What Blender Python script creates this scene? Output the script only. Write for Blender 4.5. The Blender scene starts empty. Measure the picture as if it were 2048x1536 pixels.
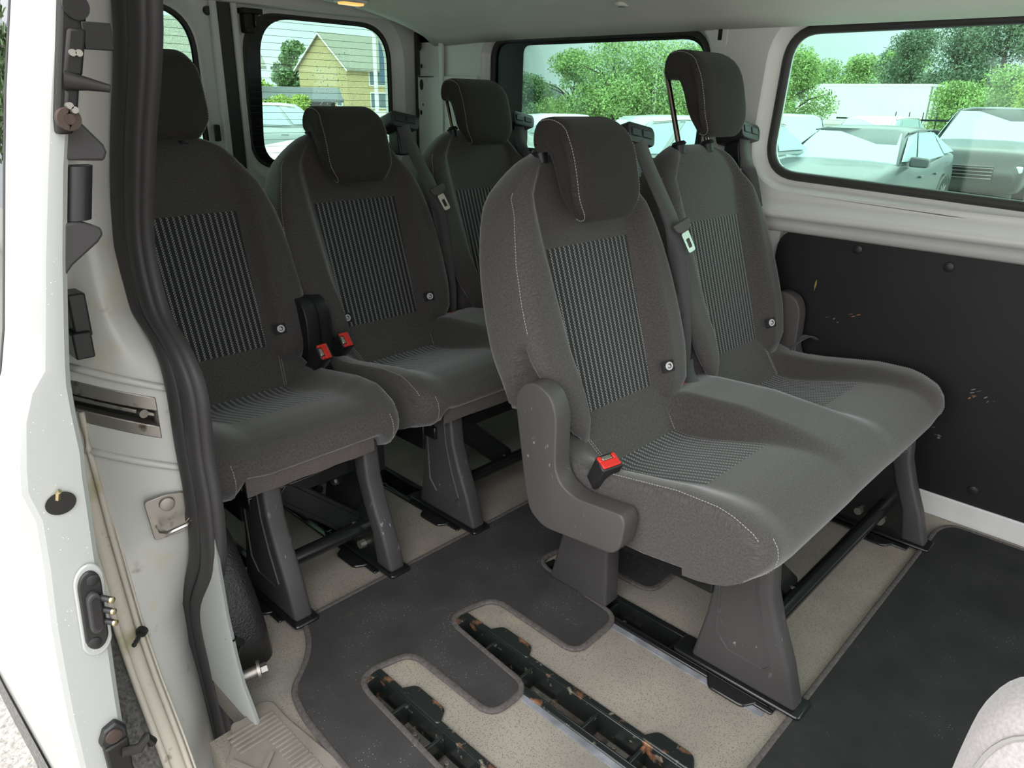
import bpy, bmesh, math, random
from math import pi, sin, cos, radians, sqrt
from mathutils import Vector, Matrix
C = bpy.context.scene.collection
scn = bpy.context.scene
random.seed(7)
# ------------------------------------------------------------------ camera
cam_d = bpy.data.cameras.new('camera'); cam = bpy.data.objects.new('camera', cam_d); C.objects.link(cam)
cam_d.sensor_width = 36; cam_d.lens = 1462.44/2048*36; cam_d.clip_start = .02; cam_d.clip_end = 500
cam.matrix_world = Matrix(((0.69402142, 0.2488718, -0.67557169, 0), (-0.71962656, 0.26811081, -0.64051089, 0),
                           (0.02172298, 0.93068761, 0.3651694, 1.03), (0, 0, 0, 1)))
scn.camera = cam
# ------------------------------------------------------------------ sky, overcast, brighter towards the zenith
w = bpy.data.worlds.new('sky'); scn.world = w; w.use_nodes = True
nt = w.node_tree; nt.nodes.clear()
def N(nt, t, **k):
    n = nt.nodes.new(t)
    for a, b in k.items(): setattr(n, a, b)
    return n
out = N(nt, 'ShaderNodeOutputWorld'); bg = N(nt, 'ShaderNodeBackground')
tc = N(nt, 'ShaderNodeTexCoord'); sep = N(nt, 'ShaderNodeSeparateXYZ')
nt.links.new(tc.outputs['Generated'], sep.inputs[0])
ramp = N(nt, 'ShaderNodeValToRGB')
ramp.color_ramp.elements[0].position = .0; ramp.color_ramp.elements[0].color = (.90, .95, 1.0, 1)
ramp.color_ramp.elements[1].position = .6; ramp.color_ramp.elements[1].color = (1.0, 1.0, 1.0, 1)
nt.links.new(sep.outputs['Z'], ramp.inputs[0])
noi = N(nt, 'ShaderNodeTexNoise'); noi.inputs['Scale'].default_value = 3.5; noi.inputs['Detail'].default_value = 5
mp = N(nt, 'ShaderNodeMapping'); mp.inputs['Scale'].default_value = (1, 1, 3.2)
nt.links.new(tc.outputs['Generated'], mp.inputs[0]); nt.links.new(mp.outputs[0], noi.inputs[0])
mr = N(nt, 'ShaderNodeMapRange'); mr.inputs['From Min'].default_value = .35; mr.inputs['From Max'].default_value = .65
mr.inputs['To Min'].default_value = .80; mr.inputs['To Max'].default_value = 1.08
nt.links.new(noi.outputs['Fac'], mr.inputs['Value'])
st = N(nt, 'ShaderNodeMapRange'); st.inputs['From Min'].default_value = .12; st.inputs['From Max'].default_value = .5
st.inputs['To Min'].default_value = 1.35; st.inputs['To Max'].default_value = 4.2
nt.links.new(sep.outputs['Z'], st.inputs['Value'])
mul = N(nt, 'ShaderNodeMath', operation='MULTIPLY')
nt.links.new(mr.outputs[0], mul.inputs[0]); nt.links.new(st.outputs[0], mul.inputs[1])
nt.links.new(ramp.outputs[0], bg.inputs['Color']); nt.links.new(mul.outputs[0], bg.inputs['Strength'])
nt.links.new(bg.outputs[0], out.inputs[0])
# soft sun behind the cloud, from the open door side
sd = bpy.data.lights.new('sun', 'SUN'); sd.energy = 1.0; sd.angle = radians(70); sd.color = (1.0, .955, .93)
so = bpy.data.objects.new('sun', sd); C.objects.link(so)
so.rotation_euler = Vector((.88, .26, -.42)).to_track_quat('-Z', 'Y').to_euler()
scn.view_settings.view_transform = 'Standard'; scn.view_settings.look = 'None'
scn.view_settings.gamma = 1; scn.view_settings.use_curve_mapping = False
scn.view_settings.exposure = .12

# ------------------------------------------------------------------ materials
MAT = {}
def mat(name, col, rough=.5, metal=0., coat=0., spec=.5, bump=None, var=None, spots=None, sheen=0., scratch=None, stain=None):
    """bump=(scale,strength,dist) var=(scale,amount) spots=(scale,threshold,color) stain=(scale,thr,color)"""
    m = bpy.data.materials.new(name); m.use_nodes = True; t = m.node_tree
    b = t.nodes['Principled BSDF']
    b.inputs['Roughness'].default_value = rough; b.inputs['Metallic'].default_value = metal
    b.inputs['Specular IOR Level'].default_value = spec; b.inputs['Coat Weight'].default_value = coat
    b.inputs['Coat Roughness'].default_value = .08
    if sheen: b.inputs['Sheen Weight'].default_value = sheen; b.inputs['Sheen Roughness'].default_value = .5
    tc = N(t, 'ShaderNodeTexCoord'); co = tc.outputs['Object']
    rgb = N(t, 'ShaderNodeRGB'); rgb.outputs[0].default_value = (*col, 1); cur = rgb.outputs[0]
    def noise(sc, det=4, stretch=None):
        n = N(t, 'ShaderNodeTexNoise'); n.inputs['Scale'].default_value = sc; n.inputs['Detail'].default_value = det
        if stretch:
            mp = N(t, 'ShaderNodeMapping'); mp.inputs['Scale'].default_value = stretch
            t.links.new(co, mp.inputs[0]); t.links.new(mp.outputs[0], n.inputs['Vector'])
        else: t.links.new(co, n.inputs['Vector'])
        return n.outputs['Fac']
    def mixc(fac, c2, blend='MIX'):
        nonlocal cur
        mx = N(t, 'ShaderNodeMix', data_type='RGBA', blend_type=blend)
        if isinstance(fac, float): mx.inputs[0].default_value = fac
        else: t.links.new(fac, mx.inputs[0])
        t.links.new(cur, mx.inputs[6])
        if isinstance(c2, tuple): mx.inputs[7].default_value = (*c2, 1)
        else: t.links.new(c2, mx.inputs[7])
        cur = mx.outputs[2]
    def thr(v, a, b_):
        r = N(t, 'ShaderNodeMapRange'); r.inputs['From Min'].default_value = a; r.inputs['From Max'].default_value = b_
        t.links.new(v, r.inputs['Value']); return r.outputs[0]
    if var:
        v = thr(noise(var[0], 6), .3, .7)
        c2 = tuple(max(0, c*(1+var[1])) for c in col); c1 = tuple(c*(1-var[1]) for c in col)
        rgb.outputs[0].default_value = (*c1, 1); mixc(v, c2)
    if stain:
        for sc, th, c in (stain if isinstance(stain, list) else [stain]):
            mixc(thr(noise(sc, 8), th, th+.12), c)
    if spots:
        for sc, th, c, *allover in (spots if isinstance(spots, list) else [spots]):
            vo = N(t, 'ShaderNodeTexVoronoi'); vo.inputs['Scale'].default_value = sc
            t.links.new(co, vo.inputs['Vector'])
            lo = N(t, 'ShaderNodeMath', operation='LESS_THAN'); lo.inputs[1].default_value = th
            t.links.new(vo.outputs['Distance'], lo.inputs[0])
            n2 = thr(noise(9, 2), .5, .6)
            mm = N(t, 'ShaderNodeMath', operation='MULTIPLY'); t.links.new(lo.outputs[0], mm.inputs[0]); t.links.new(n2, mm.inputs[1])
            mixc(lo.outputs[0] if allover else mm.outputs[0], c)
    if scratch:
        sc, th, c = scratch
        a = thr(noise(sc, 2, (.5, .35, .16)), th, th+.03); a2 = thr(noise(7, 3), .5, .62)
        mm = N(t, 'ShaderNodeMath', operation='MULTIPLY'); t.links.new(a, mm.inputs[0]); t.links.new(a2, mm.inputs[1])
        mixc(mm.outputs[0], c)
    t.links.new(cur, b.inputs['Base Color'])
    if bump:
        bp = N(t, 'ShaderNodeBump'); bp.inputs['Strength'].default_value = bump[1]; bp.inputs['Distance'].default_value = bump[2]
        t.links.new(noise(bump[0], 3), bp.inputs['Height']); t.links.new(bp.outputs[0], b.inputs['Normal'])
    MAT[name] = m; return m

def fabric(name, c_lo, c_hi, stripe=False, pitch=.0145, bump=.35, sheen=.12):
    """woven cloth on UVs in metres; stripe = the dotted pin stripes of the seat inserts"""
    m = bpy.data.materials.new(name); m.use_nodes = True; t = m.node_tree; b = t.nodes['Principled BSDF']
    b.inputs['Roughness'].default_value = .92; b.inputs['Specular IOR Level'].default_value = .2
    b.inputs['Sheen Weight'].default_value = sheen; b.inputs['Sheen Roughness'].default_value = .42
    uv = N(t, 'ShaderNodeUVMap'); sp = N(t, 'ShaderNodeSeparateXYZ'); t.links.new(uv.outputs[0], sp.inputs[0])
    def M(op, a, b_=None, c_=None):
        n = N(t, 'ShaderNodeMath', operation=op)
        for i, v in enumerate((a, b_, c_)):
            if v is None: continue
            if isinstance(v, (int, float)): n.inputs[i].default_value = v
            else: t.links.new(v, n.inputs[i])
        return n.outputs[0]
    U, V = sp.outputs['X'], sp.outputs['Y']
    wu = M('SINE', M('MULTIPLY', U, 2*pi/.0036)); wv = M('SINE', M('MULTIPLY', V, 2*pi/.0026))
    weave = M('MULTIPLY_ADD', M('MULTIPLY', wu, wv), .5, .5)
    no = N(t, 'ShaderNodeTexNoise'); no.inputs['Scale'].default_value = 260; no.inputs['Detail'].default_value = 3
    t.links.new(uv.outputs[0], no.inputs['Vector'])
    fac = M('MULTIPLY_ADD', no.outputs['Fac'], .9, M('MULTIPLY_ADD', weave, .45, -.22))
    mx = N(t, 'ShaderNodeMix', data_type='RGBA'); t.links.new(fac, mx.inputs[0])
    mx.inputs[6].default_value = (*c_lo, 1); mx.inputs[7].default_value = (*c_hi, 1); cur = mx.outputs[2]
    if stripe:
        f = M('FRACT', M('MULTIPLY', U, 1/pitch))
        on1 = M('LESS_THAN', M('ABSOLUTE', M('SUBTRACT', f, .40)), .075)
        on2 = M('LESS_THAN', M('ABSOLUTE', M('SUBTRACT', f, .60)), .075)
        d1 = M('GREATER_THAN', M('FRACT', M('MULTIPLY', V, 1/.0062)), .42)
        d2 = M('GREATER_THAN', M('FRACT', M('MULTIPLY_ADD', V, 1/.0062, .5)), .42)
        s = M('MAXIMUM', M('MULTIPLY', on1, d1), M('MULTIPLY', on2, d2))
        band = M('LESS_THAN', M('ABSOLUTE', M('SUBTRACT', f, .5)), .24)
        m1 = N(t, 'ShaderNodeMix', data_type='RGBA'); t.links.new(M('MULTIPLY', band, .12), m1.inputs[0])
        t.links.new(cur, m1.inputs[6]); m1.inputs[7].default_value = (.06, .06, .06, 1)
        m2 = N(t, 'ShaderNodeMix', data_type='RGBA'); t.links.new(M('MULTIPLY', s, .85), m2.inputs[0])
        t.links.new(m1.outputs[2], m2.inputs[6]); m2.inputs[7].default_value = (.42, .42, .41, 1); cur = m2.outputs[2]
    t.links.new(cur, b.inputs['Base Color'])
    bp = N(t, 'ShaderNodeBump'); bp.inputs['Strength'].default_value = bump; bp.inputs['Distance'].default_value = .0008
    t.links.new(weave, bp.inputs['Height']); t.links.new(bp.outputs[0], b.inputs['Normal'])
    MAT[name] = m; return m

def glassmat(name, tint, gloss=.08, rough=0.0, drops=False):
    m = bpy.data.materials.new(name); m.use_nodes = True; t = m.node_tree; t.nodes.clear()
    o = N(t, 'ShaderNodeOutputMaterial'); tr = N(t, 'ShaderNodeBsdfTransparent'); gl = N(t, 'ShaderNodeBsdfGlossy')
    tr.inputs[0].default_value = (*tint, 1); gl.inputs['Roughness'].default_value = rough
    mx = N(t, 'ShaderNodeMixShader'); fr = N(t, 'ShaderNodeFresnel'); fr.inputs[0].default_value = 1.45
    mm = N(t, 'ShaderNodeMath', operation='MULTIPLY_ADD'); mm.inputs[1].default_value = .9; mm.inputs[2].default_value = gloss-.04
    t.links.new(fr.outputs[0], mm.inputs[0]); t.links.new(mm.outputs[0], mx.inputs[0])
    t.links.new(tr.outputs[0], mx.inputs[1]); t.links.new(gl.outputs[0], mx.inputs[2]); t.links.new(mx.outputs[0], o.inputs[0])
    MAT[name] = m; return m

mat('white_paint', (.40, .415, .40), .28, coat=.4, spots=(160, .10, (.85, .87, .86)))
mat('inner_paint', (.70, .70, .68), .35, coat=.2, var=(3, .03))
mat('jamb_paint', (.52, .52, .49), .38, coat=.15, stain=[(7, .60, (.50, .46, .34)), (26, .68, (.25, .22, .16))])
mat('gutter_paint', (.52, .48, .41), .55, stain=[(9, .55, (.36, .34, .20)), (40, .64, (.14, .12, .08))])
mat('headliner', (.70, .69, .64), .95, spec=.1, bump=(400, .15, .001), var=(4, .04))
fabric('seat_cloth', (.026, .024, .023), (.132, .121, .116), sheen=.45)
fabric('seat_cloth_striped', (.016, .018, .018), (.044, .047, .046), stripe=True, sheen=.30)
fabric('headrest_cloth', (.015, .014, .013), (.064, .058, .054), sheen=.10)
mat('felt', (.105, .092, .086), .98, spec=.1, bump=(700, .6, .001), var=(650, .35))
mat('dark_plastic', (.075, .070, .068), .50, bump=(600, .2, .0006), scratch=(260, .70, (.22, .22, .22)), var=(5, .1))
mat('leg_plastic', (.052, .049, .049), .50, bump=(500, .2, .0006), scratch=(240, .69, (.26, .26, .26)), var=(6, .15))
mat('black_plastic', (.016, .016, .017), .40, bump=(500, .2, .0005))
mat('gloss_black', (.008, .008, .010), .12, coat=.5)
mat('black_metal', (.010, .011, .011), .22, spec=.6, stain=(30, .70, (.10, .07, .05)))
mat('rusty_rail', (.014, .018, .017), .25, spec=.6, stain=[(22, .58, (.30, .14, .07)), (60, .63, (.26, .22, .17))])
mat('rail_dirt', (.075, .062, .05), .9, var=(60, .6), spots=(300, .25, (.3, .27, .22)))
mat('worn_edge', (.20, .21, .23), .6, var=(30, .35))
mat('rubber', (.042, .040, .041), .5, spec=.35, bump=(80, .1, .001), stain=(20, .74, (.13, .11, .09)))
mat('tyre_rubber', (.012, .012, .012), .6)
mat('chrome', (.62, .60, .56), .22, metal=1)
mat('post_metal', (.30, .24, .20), .25, metal=1)
mat('dull_metal', (.36, .34, .31), .45, metal=.9, stain=(40, .6, (.10, .08, .06)))
mat('latch_metal', (.013, .012, .011), .5, metal=.3, stain=(30, .66, (.09, .06, .045)))
mat('brass', (.60, .50, .30), .35, metal=1)
mat('rust_bolt', (.065, .045, .036), .7, metal=.3)
mat('red_plastic', (.62, .028, .02), .35)
mat('tag_white', (.60, .60, .60), .8); mat('tag_black', (.012, .012, .012), .8)
mat('thread', (.30, .29, .28), .9)
mat('carpet', (.052, .050, .050), .97, spec=.1, bump=(700, .7, .002), var=(9, .22),
    spots=[(170, .10, (.55, .54, .50)), (90, .045, (.70, .68, .60))], stain=(14, .66, (.085, .078, .07)))
mat('carpet_front', (.031, .032, .033), .97, spec=.1, bump=(700, .7, .002), var=(9, .22),
    spots=[(110, .06, (.50, .49, .45)), (60, .03, (.62, .60, .52))], stain=(12, .66, (.045, .042, .038)))
mat('mat_binding', (.085, .076, .072), .95, bump=(500, .6, .001), var=(120, .3))
mat('vinyl', (.27, .245, .21), .62, spec=.35, bump=(300, .4, .001), var=(5, .16), spots=[(300, .28, (.135, .125, .11), 1)],
    stain=[(6, .62, (.36, .32, .23)), (3, .58, (.19, .18, .165))])
mat('tread_rubber', (.20, .18, .155), .75, var=(12, .2), bump=(300, .3, .001))
mat('ply_black', (.006, .006, .007), .55, var=(8, .2), bump=(300, .15, .0006))
mat('chip_brown', (.32, .14, .07), .8); mat('chip_grey', (.20, .19, .17), .8); mat('chip_ochre', (.38, .26, .08), .8)
mat('board_white', (.66, .67, .66), .5, var=(20, .04))
mat('arch_plastic', (.018, .018, .018), .32, bump=(260, .8, .002), scratch=(50, .66, (.16, .17, .16)))
mat('liner_grey', (.14, .135, .13), .85, bump=(200, .9, .003), var=(150, .5))
mat('lamp_amber', (.9, .35, .06), .3)
mat('front_seat_cloth', (.40, .37, .37), .9, sheen=.4, bump=(300, .2, .001), var=(300, .15))
glassmat('tint_glass', (.74, .95, .86), .06); glassmat('heated_glass', (.76, .95, .86), .06)
glassmat('door_glass', (.10, .12, .11), .35)
mat('frit', (.006, .007, .007), .2); mat('heat_wire', (.05, .05, .04), .5); mat('rain_drop', (.75, .8, .8), .1)
mat('gravel', (.38, .36, .33), .9, bump=(60, 1., .01), var=(70, .35), spots=(60, .2, (.45, .43, .40)))
mat('brick_tan', (.42, .34, .18), .9, var=(8, .2), spots=(60, .25, (.30, .24, .13)))
mat('roof_tile', (.22, .22, .18), .85, var=(14, .5), bump=(12, .6, .05))
mat('roof_dark', (.07, .08, .09), .7, var=(6, .2)); mat('skylight', (.55, .60, .60), .3)
mat('white_trim', (.70, .72, .70), .5); mat('pane_dark', (.10, .13, .15), .1, coat=.6)
mat('wood_dark', (.05, .045, .04), .8)
mat('leaf_light', (.25, .37, .12), .6, var=(1.6, .45)); mat('leaf_mid', (.15, .24, .10), .6, var=(1.4, .4))
mat('leaf_dark', (.14, .20, .12), .6, var=(1.0, .35)); mat('leaf_yellow', (.32, .42, .09), .6, var=(2, .3))
mat('bark', (.08, .06, .045), .9)
mat('flag_blue', (.07, .11, .17), .8); mat('flag_red', (.75, .05, .06), .8); mat('flag_white', (.8, .82, .82), .8)
mat('car_graphite', (.060, .070, .075), .30, coat=.25); mat('car_black', (.016, .016, .017), .28, coat=.25)
mat('car_silver', (.30, .33, .34), .3, coat=.4, metal=.3); mat('car_white', (.62, .65, .66), .3, coat=.4)
mat('car_glass', (.36, .45, .49), .3, coat=.1); mat('car_light', (.5, .52, .52), .1, coat=1)
mat('tail_red', (.5, .03, .03), .2); mat('rim', (.45, .46, .46), .3, metal=.8)
mat('truck_box', (.66, .68, .62), .5, var=(.6, .05))

# ------------------------------------------------------------------ mesh helpers
class MB:
    def __init__(s): s.v = []; s.f = []; s.mi = []; s.uv = {}
    def add(s, vs, fs, mi=0):
        o = len(s.v); s.v += [tuple(p) for p in vs]
        for f in fs: s.f.append([i+o for i in f]); s.mi.append(mi)
        return o
    def box(s, x0, y0, z0, x1, y1, z1, mi=0, T=None):
        vs = [(x, y, z) for z in (z0, z1) for y in (y0, y1) for x in (x0, x1)]
        if T: vs = [T @ Vector(p) for p in vs]
        s.add(vs, [(0, 2, 3, 1), (4, 5, 7, 6), (0, 1, 5, 4), (2, 6, 7, 3), (0, 4, 6, 2), (1, 3, 7, 5)], mi); return s
    def rings(s, R, closed=True, cap=True, mi=0):
        n = len(R[0]); o = len(s.v)
        for r in R: s.v += [tuple(p) for p in r]
        m = n if closed else n-1
        for i in range(len(R)-1):
            for j in range(m):
                a = o+i*n+j; b = o+i*n+(j+1) % n
                s.f.append([a, b, b+n, a+n]); s.mi.append(mi)
        if cap and closed:
            s.f.append([o+j for j in range(n)][::-1]); s.mi.append(mi)
            s.f.append([o+(len(R)-1)*n+j for j in range(n)]); s.mi.append(mi)
        return s
    def tube(s, path, r, n=10, mi=0, cap=True, ry=None, up=(0, 0, 1)):
        P = [Vector(p) for p in path]; R = []
        upv = Vector(up)
        for i, p in enumerate(P):
            d = (P[min(i+1, len(P)-1)]-P[max(i-1, 0)]).normalized()
            a = d.cross(upv)
            if a.length < .05: a = d.cross(Vector((1, 0, 0)))
            a.normalize(); b = a.cross(d).normalized()
            rr = r[i] if isinstance(r, (list, tuple)) else r; r2 = rr if ry is None else ry
            R.append([p+a*rr*cos(2*pi*k/n)+b*r2*sin(2*pi*k/n) for k in range(n)])
        return s.rings(R, True, cap, mi)
    def prism(s, poly, ax, a, b, mi=0, T=None):
        """poly 2D in the two other axes (in order), extruded along ax from a to b"""
        def P(q, t):
            l = list(q); l.insert(ax, t); v = Vector(l); return T @ v if T else v
        n = len(poly)
        s.add([P(q, a) for q in poly]+[P(q, b) for q in poly],
              [list(range(n)), [n+i for i in range(n)][::-1]]+[[i, i+n, (i+1) % n+n, (i+1) % n] for i in range(n)], mi); return s
    def cyl(s, a, b, r, n=16, mi=0, r2=None):
        return s.tube([a, b], [r, r if r2 is None else r2], n, mi)
    def obj(s, name, mats, parent=None, bevel=0, seg=2, smooth=True, kind=None, label=None, cat=None, group=None, sub=0, uvf=None):
        me = bpy.data.meshes.new(name); me.from_pydata(s.v, [], s.f)
        for m in (mats if isinstance(mats, (list, tuple)) else [mats]): me.materials.append(MAT[m])
        me.polygons.foreach_set('material_index', s.mi)
        if uvf:
            ul = me.uv_layers.new(name='UVMap')
            for l in me.loops: ul.data[l.index].uv = uvf[l.vertex_index]
        bm = bmesh.new(); bm.from_mesh(me); bmesh.ops.recalc_face_normals(bm, faces=bm.faces); bm.to_mesh(me); bm.free()
        if smooth:
            me.polygons.foreach_set('use_smooth', [True]*len(me.polygons))
            if smooth != 'all': me.set_sharp_from_angle(angle=radians(smooth if smooth is not True else 38))
        o = bpy.data.objects.new(name, me); C.objects.link(o)
        if parent: o.parent = parent
        if bevel:
            b = o.modifiers.new('bevel', 'BEVEL'); b.width = bevel; b.segments = seg; b.limit_method = 'ANGLE'; b.angle_limit = radians(40)
            b.harden_normals = False
        if sub:
            b = o.modifiers.new('sub', 'SUBSURF'); b.levels = sub; b.render_levels = sub
        tag(o, label, cat, group, kind); return o
def tag(o, label=None, cat=None, group=None, kind=None):
    if label: o['label'] = label
    if cat: o['category'] = cat
    if group: o['group'] = group
    if kind: o['kind'] = kind
    return o
def empty(name, loc=(0, 0, 0), rz=0, **k):
    o = bpy.data.objects.new(name, None); C.objects.link(o); o.location = loc; o.rotation_euler = (0, 0, rz)
    o.empty_display_size = .05; return tag(o, **k)
def copy_tree(o, parent=None):
    c = o.copy(); C.objects.link(c); c.parent = parent
    for ch in list(o.children): copy_tree(ch, c)
    return c
def lerp(a, b, t): return a+(b-a)*t
def sm(x, a=0., b=1.):
    t = max(0., min(1., (x-a)/(b-a))); return t*t*(3-2*t)
def interp(tab, x):
    if x <= tab[0][0]: return tab[0][1]
    for (a, b), (c, d) in zip(tab, tab[1:]):
        if x <= c: return lerp(b, d, (x-a)/(c-a))
    return tab[-1][1]
def spline(pts, n=8, closed=False):
    P = [Vector(p) for p in pts]; out = []; m = len(P)
    for i in range(m if closed else m-1):
        p0 = P[(i-1) % m] if closed else P[max(i-1, 0)]; p1 = P[i]; p2 = P[(i+1) % m]; p3 = P[(i+2) % m] if closed else P[min(i+2, m-1)]
        for k in range(n):
            t = k/n; out.append(.5*((2*p1)+(-p0+p2)*t+(2*p0-5*p1+4*p2-p3)*t*t+(-p0+3*p1-3*p2+p3)*t**3))
    if not closed: out.append(P[-1])
    return out
def rrect(x0, y0, x1, y1, r, n=6):
    out = []
    for cx, cy, a in ((x1-r, y1-r, 0), (x0+r, y1-r, 90), (x0+r, y0+r, 180), (x1-r, y0+r, 270)):
        for k in range(n+1):
            t = radians(a+90*k/n); out.append((cx+r*cos(t), cy+r*sin(t)))
    return out
def roundpoly(pts, r, n=6):
    out = []; m = len(pts)
    for i in range(m):
        p = Vector(pts[i]).to_2d(); a = (Vector(pts[i-1]).to_2d()-p); b = (Vector(pts[(i+1) % m]).to_2d()-p)
        rr = r[i] if isinstance(r, (list, tuple)) else r
        q = min(rr, a.length*.49, b.length*.49)
        A = p+a.normalized()*q; B = p+b.normalized()*q
        for k in range(n+1):
            t = k/n; out.append(tuple((1-t)**2*A+2*t*(1-t)*p+t*t*B))
    return out
m_ = mat('lamp_glow', (.9, .4, .1), .3); m_.node_tree.nodes['Principled BSDF'].inputs['Emission Color'].default_value = (1, .45, .12, 1); m_.node_tree.nodes['Principled BSDF'].inputs['Emission Strength'].default_value = 1.2
# ------------------------------------------------------------------ seats (all built in metres, y measured from the root at the seat's foot print)
Y0 = .60
HB = dict(s=[-.045, -.02, 0, .02, .035, .05, .065, .08, .095, .105, .115, .125, .135, .145, .153, .161, .168, .175, .182, .189, .196, .204, .215, .235, .27, .31, .347, .38, .41, .435, .455, .475, .49, .503, .515, .525, .533, .539, .543])
Wtab = [(-.05, .205), (-.03, .222), (0, .240), (.05, .246), (.15, .249), (.25, .245), (.33, .234), (.40, .214), (.45, .192), (.48, .174), (.51, .148), (.53, .115), (.545, .07)]
Btab = [(-.05, .020), (0, .036), (.08, .044), (.2, .042), (.35, .036), (.45, .030), (.5, .018), (.545, .0)]
def back_xyz(x, n, s):
    return (x, .837-Y0+.3145*s-.949*n, .422+.949*s+.3145*n)
def back_ring(s):
    W = interp(Wtab, s); B = interp(Btab, s); hs = interp([(0, .1215), (.347, .1350), (.55, .137)], s)
    hs = min(hs, W-.055)
    top = sm(s, .49, .545); pts = []
    def frontn(ax):
        return B*sm(ax, hs+.001, hs+.042)
    xo = W-.034
    xs = [hs*k/8 for k in range(9)]+[lerp(hs, xo, (k/9)**.9) for k in range(1, 10)]
    back = -.094+.03*sm(s, .46, .545)
    for x in xs: pts.append((x, frontn(x)))
    nb = frontn(xo)
    for k in range(1, 7):
        a = radians(90*k/6); pts.append((xo+.034*sin(a), nb-.034*(1-cos(a))))
    y1 = back+.022
    for k in range(1, 6): pts.append((W+.0015*sin(pi*k/5), lerp(nb-.034, y1, k/5)))
    for k in range(1, 5):
        a = radians(90*k/4); pts.append((W-.03*(1-cos(a)), y1-.022*sin(a)))
    for k in range(1, 6): pts.append((lerp(W-.03, 0, k/5), back-.004*sin(pi*k/10)))
    if top > 0:   # dome over the top edge
        q = sqrt(max(0, 1-((s-.49)/.0535)**2)); mid = -.045
        pts = [(x, mid+(n-mid)*(.12+.88*q)) for x, n in pts]
    L = [(-x, n) for x, n in pts[1:-1]][::-1]
    return pts+L, len(xs)
def split_faces(V, F, uv, sel, names, mats, parent, smooth='all'):
    out = []
    for want, nm, mt in ((False, names[0], mats[0]), (True, names[1], mats[1])):
        if nm is None: out.append(None); continue
        idx = {}; m = MB(); u = []
        for f, s in zip(F, sel):
            if bool(s) != want: continue
            g = []
            for i in f:
                if i not in idx: idx[i] = len(m.v); m.v.append(V[i]); u.append(uv[i])
                g.append(idx[i])
            m.f.append(g); m.mi.append(0)
        out.append(m.obj(nm, mt, parent, smooth=smooth, uvf=u))
    return out
def stitch(parent, P, r=.0010, step=.0055, label=None):
    """one seam: a thread that dips in and out of the cloth along a polyline"""
    P = [Vector(p) for p in P]; L = [0]
    for a, b in zip(P, P[1:]): L.append(L[-1]+(b-a).length)
    n = max(2, int(L[-1]/step)); Q = []; rr = []
    def at_(d):
        for k in range(len(P)-1):
            if d <= L[k+1]: return P[k].lerp(P[k+1], (d-L[k])/max(1e-9, L[k+1]-L[k]))
        return P[-1]
    for k in range(n):
        for q, w_ in ((0, .12), (.12, 1), (.62, 1), (.74, .12)): Q.append(at_(L[-1]*(k+q)/n)); rr.append(r*w_)
    m = MB(); m.tube(Q, rr, 4); return m.obj('stitching', 'thread', parent, smooth=False, label=label)
def arch_k(n): return interp([(-.095, .045), (-.05, .110), (-.01, .172), (.01, .185)], n)
def make_back(root, dx):
    V = []; F = []; sel = []; uv = []; S = HB['s']; nR = None; seam = []; seam2 = []; sl = []
    for s in S:
        R, nx = back_ring(s); nR = len(R)
        sl.append((s, R)); cu = [0]*nR; h_ = nR//2
        for j in range(1, h_+1): cu[j] = cu[j-1]+sqrt((R[j][0]-R[j-1][0])**2+(R[j][1]-R[j-1][1])**2)
        for j in range(1, h_): cu[nR-j] = -cu[j]
        for j, (x, n) in enumerate(R):
            # arch shaped cut-out low on the left flank, where the recliner cover sits
            xx = x; W = interp(Wtab, s)
            if x < -.175:
                arch = arch_k(n)
                xx += .034*sm(arch-s, 0, .012)*sm(-x, .165, .215)*sm(.016-n, 0, .012)
            xx += -.016*sm(-x, .14, .20)*sm(s, .06, .20)+.040*sm(.16-s, 0, .16)*sm(-x, .125, .20)*sm(n, -.03, .01)
            V.append(back_xyz(xx+dx, n, s)); uv.append((cu[j], s))
    for i in range(len(S)-1):
        for j in range(nR):
            b = (j+1) % nR; F.append([i*nR+j, i*nR+b, (i+1)*nR+b, (i+1)*nR+j])
            front = (j < 8 or j >= nR-8)
            sel.append(front and -.021 < S[i] and S[i+1] <= .3471)
    F.append([j for j in range(nR)][::-1]); sel.append(False)
    F.append([(len(S)-1)*nR+j for j in range(nR)]); sel.append(False)
    b, ins = split_faces(V, F, uv, sel, ('backrest', 'backrest_insert'), ('seat_cloth', 'seat_cloth_striped'), root)
    ins['label'] = 'striped cloth insert of the backrest'
    for sg in (1, -1):
        P = []
        for s in [.02+.012*k for k in range(40)]:
            if s > .47: break
            if sg < 0 and s < .19: continue
            R, nx = back_ring(s); x, n = R[nx+3]
            P.append(back_xyz(sg*x+dx+sg*.0006-(.016*sm(x, .14, .20) if sg < 0 else 0), n+.0008, s))
        stitch(root, P)
    return b
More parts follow.
